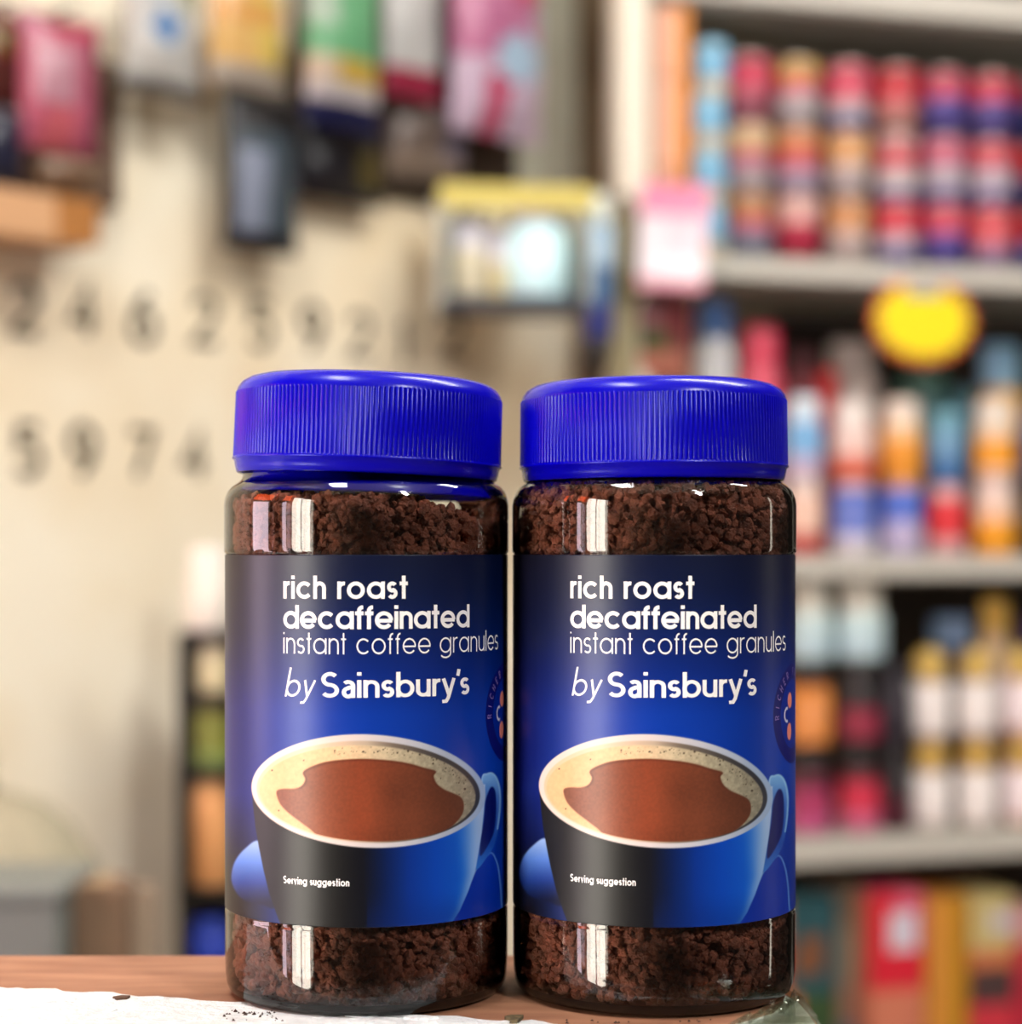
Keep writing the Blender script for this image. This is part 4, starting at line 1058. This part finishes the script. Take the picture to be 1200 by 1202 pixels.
# taller goods behind them
stackput(838, [('white_bottle', 50, 300, [(.75, (224, 222, 214)), (1, (214, 214, 216))], (86, 130, 200), .14, 'bottle', 'tall white bottle with blue cap behind the jar lid, second shelf')], zc, G2, .06)
stackput(893, [('red_bottle', 52, 272, [(.7, (200, 180, 180)), (1, (216, 84, 104))], (216, 66, 92), .16, 'bottle', 'tall pinkish red bottle next to the blue capped white bottle')], zc, G2, .06)
stackput(940, [('maroon_bottle', 44, 250, [(1, (116, 32, 42))], (92, 30, 38), .1, 'bottle', 'maroon bottle behind the white and sky blue bottle')], zc, G2, .12)
stackput(1000, [('white_bottle', 72, 266, [(.6, (150, 60, 50)), (.74, (224, 84, 60)), (1, (226, 214, 206))], (222, 216, 210), .12, 'bottle', 'large white headed bottle with red body behind the coral bottle')], zc, G2, .13)
stackput(972, [('red_bottle', 30, 226, [(1, (190, 34, 34))], (176, 36, 36), .1, 'bottle', 'slim scarlet bottle beside the large white headed bottle')], zc, G2, .1)
stackput(1082, [('green_bottle', 76, 232, [(.8, (70, 116, 110)), (1, (60, 100, 100))], (84, 126, 110), .1, 'bottle', 'wide grey green bottle in the back below the yellow sign')], zc, G2, .14)
stackput(1174, [('blue_bottle', 62, 268, [(.72, (90, 70, 50)), (.86, (232, 172, 84)), (1, (232, 180, 96))], (150, 202, 232), .2, 'bottle', 'large amber bottle with pale blue head at the back by the frame edge')], zc, G2, .13)
stackput(1130, [('teal_bottle', 40, 210, [(1, (60, 100, 120))], (70, 120, 130), .1, 'bottle', 'dark teal bottle in the back between red and amber stacks')], zc, G2, .14)

# --- bay 3
zd = boards['d']; G3 = 'jars and tubs on the third shelf'
for x, w, l1, l2 in ((950, 52, 'black capped jar with dusky pink body, the one nearest the coffee jar', 'black capped jar with orange body nearest the coffee jar'), (1009, 50, 'black capped jar with bright pink red body', 'black capped jar with dark crimson patch')):
    low = [(.25, (206, 100, 150)), (.72, (178, 62, 106)), (1, (90, 24, 44))] if x < 980 else [(.3, (214, 112, 150)), (.8, (216, 56, 84)), (1, (90, 24, 36))]
    up = [(.1, (60, 40, 30)), (.9, (216, 134, 62)), (1, (140, 80, 30))] if x < 980 else [(.15, (40, 36, 36)), (.6, (150, 48, 72)), (1, (44, 40, 42))]
    stackput(x, [('dark_jar', w, 98, low, (34, 32, 32), .24, 'bottle', l1), ('dark_jar', w, 104, up, (36, 32, 34), .22, 'bottle', l2), ('white_tub', 62 if x > 980 else 56, 100, [(.12, (150, 170, 170)), (.58, (186, 212, 222)), (1, (196, 220, 222))], (228, 228, 214), .42, 'bottle', 'white capped pale blue tub standing on the %s stack' % ('orange and pink' if x < 980 else 'crimson and pink'))], zd, G3)
stackput(1052, [('dark_jar', 40, 98, [(.6, (80, 30, 46)), (1, (40, 36, 40))], (30, 30, 34), .3, 'bottle', 'narrow black jar with maroon body between pink and white jars'), ('dark_jar', 40, 100, [(1, (46, 42, 52))], (30, 30, 40), .3, 'bottle', 'narrow all black jar standing on the maroon one')], zd, G3)
nmx = ['nearest the dark jars', 'in the middle column', 'at the frame edge']
for i, x in enumerate((1092, 1147, 1200)):
    bd = [(.1, (190, 170, 160)), (1, (226, 218, 214))] if i != 2 else [(.15, (214, 170, 150)), (1, (230, 214, 216))]
    stackput(x, [('white_jar', 50, 108, bd, (214, 176, 92), .38, 'knob', 'gold capped white jar on the shelf board, %s' % nmx[i]), ('white_jar', 50, 108, bd, (216, 182, 98), .38, 'knob', 'gold capped white jar standing on another, %s' % nmx[i])], zd, G3)
stackput(1117, [('blue_tub', 62, 250, [(.5, (70, 60, 60)), (.93, (40, 56, 84)), (1, (60, 70, 110))], (132, 164, 206), .14, 'bottle', 'tall dark bottle with pale blue cap behind the gold capped jars')], zd, G3, .10)
stackput(1168, [('yellow_bottle', 38, 275, [(.55, (190, 160, 150)), (.8, (240, 214, 210)), (1, (248, 220, 180))], (250, 206, 96), .16, 'bottle', 'tall pale bottle with yellow cap behind the gold capped jars')], zd, G3, .10)
stackput(1215, [('violet_bottle', 40, 250, [(1, (84, 60, 110))], (96, 70, 120), .14, 'bottle', 'violet bottle behind the gold capped jar at the frame edge')], zd, G3, .10)

# --- bay 4 (large packets and boxes standing on the lowest shelf)
ze = boards['e']; G4 = 'packets and boxes on the lowest shelf'
def bx4(nm, x0, x1, ytop, paint, lab, off=-.03, cat='box', dep=.1):
    X, Y, _ = shelf_pt((x0 + x1) / 2, off); h = zrow(ytop, Y) - ze
    box_thing(nm, x0, x1, 0, h * F / Y, off, dep, paint, lab, cat, G4, frame='shelf', base=ze)
def pv(bands): 
    f = colfun(bands); return lambda u, v: f(v)
bx4('teal_carton', 924, 982, 1052, lambda u, v: (130, 84, 56) if math.hypot((u - .45) / .3, (v - .74) / .1) < 1 else ((226, 130, 60) if (v < .62 and u < .25) else ((58, 84, 50) if v < .62 else (40, 84, 92))), 'teal carton with brown motif beside the foot of the jar')
bx4('grey_carton', 984, 1018, 1040, pv([(.45, (110, 110, 120)), (.6, (150, 118, 100)), (1, (140, 128, 108))]), 'narrow taupe carton between the teal and the red carton', off=-.06)
bx4('red_carton', 1020, 1084, 1048, lambda u, v: (222, 218, 232) if math.hypot((u - .65) / .28, (v - .82) / .1) < 1 else ((220, 132, 104) if v < .62 else ((226, 38, 60) if (u < .45 or v < .74) else (226, 96, 124))), 'red carton with pale round motif on the lowest shelf', off=-.02)
X, Y, _ = shelf_pt(1059, -.16); lathe_thing('tan_jar', X, Y, ze, .03, zrow(1028, Y) - ze, [(1, (180, 90, 80))], 'jar with tan cap rising behind the red carton', 'jar', G4, 'knob', (206, 164, 128), .14, .9)
bx4('gold_carton', 1088, 1136, 1052, lambda u, v: (190, 140, 24) if u > .6 else (222, 150, 62), 'gold and orange carton on the lowest shelf')
bx4('cream_carton', 1139, 1190, 1050, lambda u, v: (206, 200, 214) if (u > .5 and .8 < v < .9) else ((206, 190, 130) if v > .78 else ((212, 124, 80) if v > .64 else ((80, 60, 60) if v > .5 else (216, 58, 74)))), 'cream topped carton with red lower half on the lowest shelf')
bx4('crimson_carton', 1192, 1240, 1066, lambda u, v: (190, 40, 64) if v < .85 else (210, 150, 150), 'crimson carton at the frame edge on the lowest shelf')
bx4('maroon_carton', 1095, 1150, 1030, lambda u, v: (120, 66, 56), 'maroon carton standing at the back of the lowest shelf', off=-.22)

# ================================================================= LOWER LEFT: rack, sack, crate
DKM = mat('black_rack_metal', (34, 30, 26), .5)
DR = 2.06; kR = DR / F
rk = empty('display_rack', ((268 - 600) * kR, DR, 0), 0); tag(rk, 'black metal display rack against the cream wall, holding jars', 'rack')
rd = .13; ztop = zrow(742, DR)
def loc_x(px): return (px - 268) * kR
xa = loc_x(208); xb = loc_x(330)
for x in (xa + .006, xb - .006):
    for y in (0.006, rd - .006): MB().box((x, y, ztop / 2), (.012, .012, ztop)).build('post', DKM, rk)
lv = [ztop, zrow(815, DR), zrow(902, DR), zrow(1044, DR), zrow(1160, DR), .3]
for z in lv: MB().box(((xa + xb) / 2, rd / 2, z - .006), (xb - xa, rd, .012), bev=.001).build('rack_shelf', DKM, rk)
MB().box(((xa + xb) / 2, rd - .002, ztop / 2), (xb - xa - .02, .004, ztop)).build('back_sheet', mat('dark_back_sheet', (60, 50, 40), .7), rk)
MB().box((xa + .003, rd / 2, ztop / 2), (.004, rd - .02, ztop - .02)).build('side_sheet', mat('dark_back_sheet'), rk)
def in_rack(px, wpx, z, h, bands, cap, cf, kind, nm, lab, cat):
    Y = DR + .028; r = wpx / 2 * Y / F; X = (px - 600) / F * Y
    lathe_thing(nm, X, Y, z, r, h, bands, lab, cat, None, kind, cap, cf, .85)
in_rack(246, 54, lv[0], 100 * kR, [(1, (232, 226, 214))], (236, 232, 222), .3, 'bottle', 'white_tub', 'white tub on top of the black display rack', 'tub')
in_rack(252, 44, lv[1], 58 * kR, [(1, (214, 202, 160))], (220, 210, 180), .2, 'bottle', 'cream_pot', 'cream pot on the upper level of the black rack', 'pot')
in_rack(250, 50, lv[2], 76 * kR, [(.3, (140, 160, 90)), (1, (122, 126, 48))], (128, 118, 48), .15, 'bottle', 'green_jar', 'olive green jar in the black rack', 'jar')
in_rack(249, 52, lv[3], 134 * kR, [(1, (236, 172, 112))], (220, 184, 126), .1, 'bottle', 'tan_canister', 'tan orange canister in the black rack under the olive jar', 'canister')
in_rack(248, 58, lv[4], 78 * kR, [(1, (34, 60, 170))], (36, 60, 160), .2, 'bottle', 'blue_canister', 'royal blue canister low in the black rack', 'canister')

def lumpy(name, px0, px1, ytop, D, ybot_z, m, label, cat, seed, depth=.3):
    X0_, X1_ = (px0 - 600) / F * D, (px1 - 600) / F * D; w = X1_ - X0_; zt = zrow(ytop, D)
    e = empty(name, ((X0_ + X1_) / 2, D, ybot_z), radians(38)); tag(e, label, cat)
    prof = []; H = zt - ybot_z
    for t, q in ((0, .9), (.05, 1), (.3, 1.04), (.6, 1.02), (.78, .99), (.86, .92), (.91, .82), (.95, .66), (.98, .45), (.993, .24), (1.0, 0)): prof.append((q * w / 2, t * H))
    mb = MB().lathe(prof, 40)
    rs = random.Random(seed); out = []
    for (x, y, z) in mb.v:
        a = atan2(y, x); f = 1 + .03 * sin(5 * a + z * 9) + .02 * sin(11 * a - z * 14); out.append((x * f, y * f * min(1, depth / w), z))
    mb.v = out; mb.build('sack_body', m, e)
    s2 = MB().lathe([(0, H * 1.0), (w * .08, H * .995), (w * .05, H + .012), (w * .07, H + .03), (0, H + .032)], 16); s2.build('tied_neck', m, e)
    return e
lumpy('pale_sack', -210, 150, 924, 1.80, 0, mat('pale_sackcloth', (168, 160, 136), .9, noise=.08, nscale=8, bump=.3, bscale=60), 'pale bulging sack standing on the floor before the cream wall', 'sack', 4, .26)
def floor_box(name, px0, px1, ytop, D, dep, m, lab, cat, extra):
    w = (px1 - px0) * D / F; h = zrow(ytop, D); e = empty(name, ((px0 + px1) / 2 * D / F - 600 * D / F, D, 0), 0); tag(e, lab, cat)
    MB().box((0, dep / 2, h / 2), (w, dep, h), bev=.004).build('body', m, e); extra(e, w, dep, h); return e
floor_box('plastic_crate', -60, 70, 1058, 1.46, .12, mat('grey_blue_plastic', (116, 122, 118), .5, noise=.05), 'grey blue plastic crate in front of the pale sack', 'crate',
          lambda e, w, d, h: MB().box((0, d / 2, h + .004), (w + .006, d + .006, .012), bev=.003).build('rim', mat('grey_blue_plastic'), e))
floor_box('cardboard_box', 78, 144, 1040, 1.50, .05, mat('brown_cardboard', (128, 102, 80), .8, noise=.1, nscale=12), 'brown cardboard box between the grey blue crate and the rack', 'box',
          lambda e, w, d, h: MB().box((0, d / 2, h + .0008), (.014, d, .0016)).build('tape', mat('packing_tape', (168, 140, 104), .4), e))
floor_box('pale_board', 150, 182, 1046, 1.62, .02, mat('pale_taupe_board', (168, 148, 126), .7, noise=.06), 'narrow pale taupe board leaning between box and rack', 'board',
          lambda e, w, d, h: MB().box((0, d / 2, h + .001), (w * .9, d * .9, .002)).build('end_cap', mat('pale_taupe_board'), e))
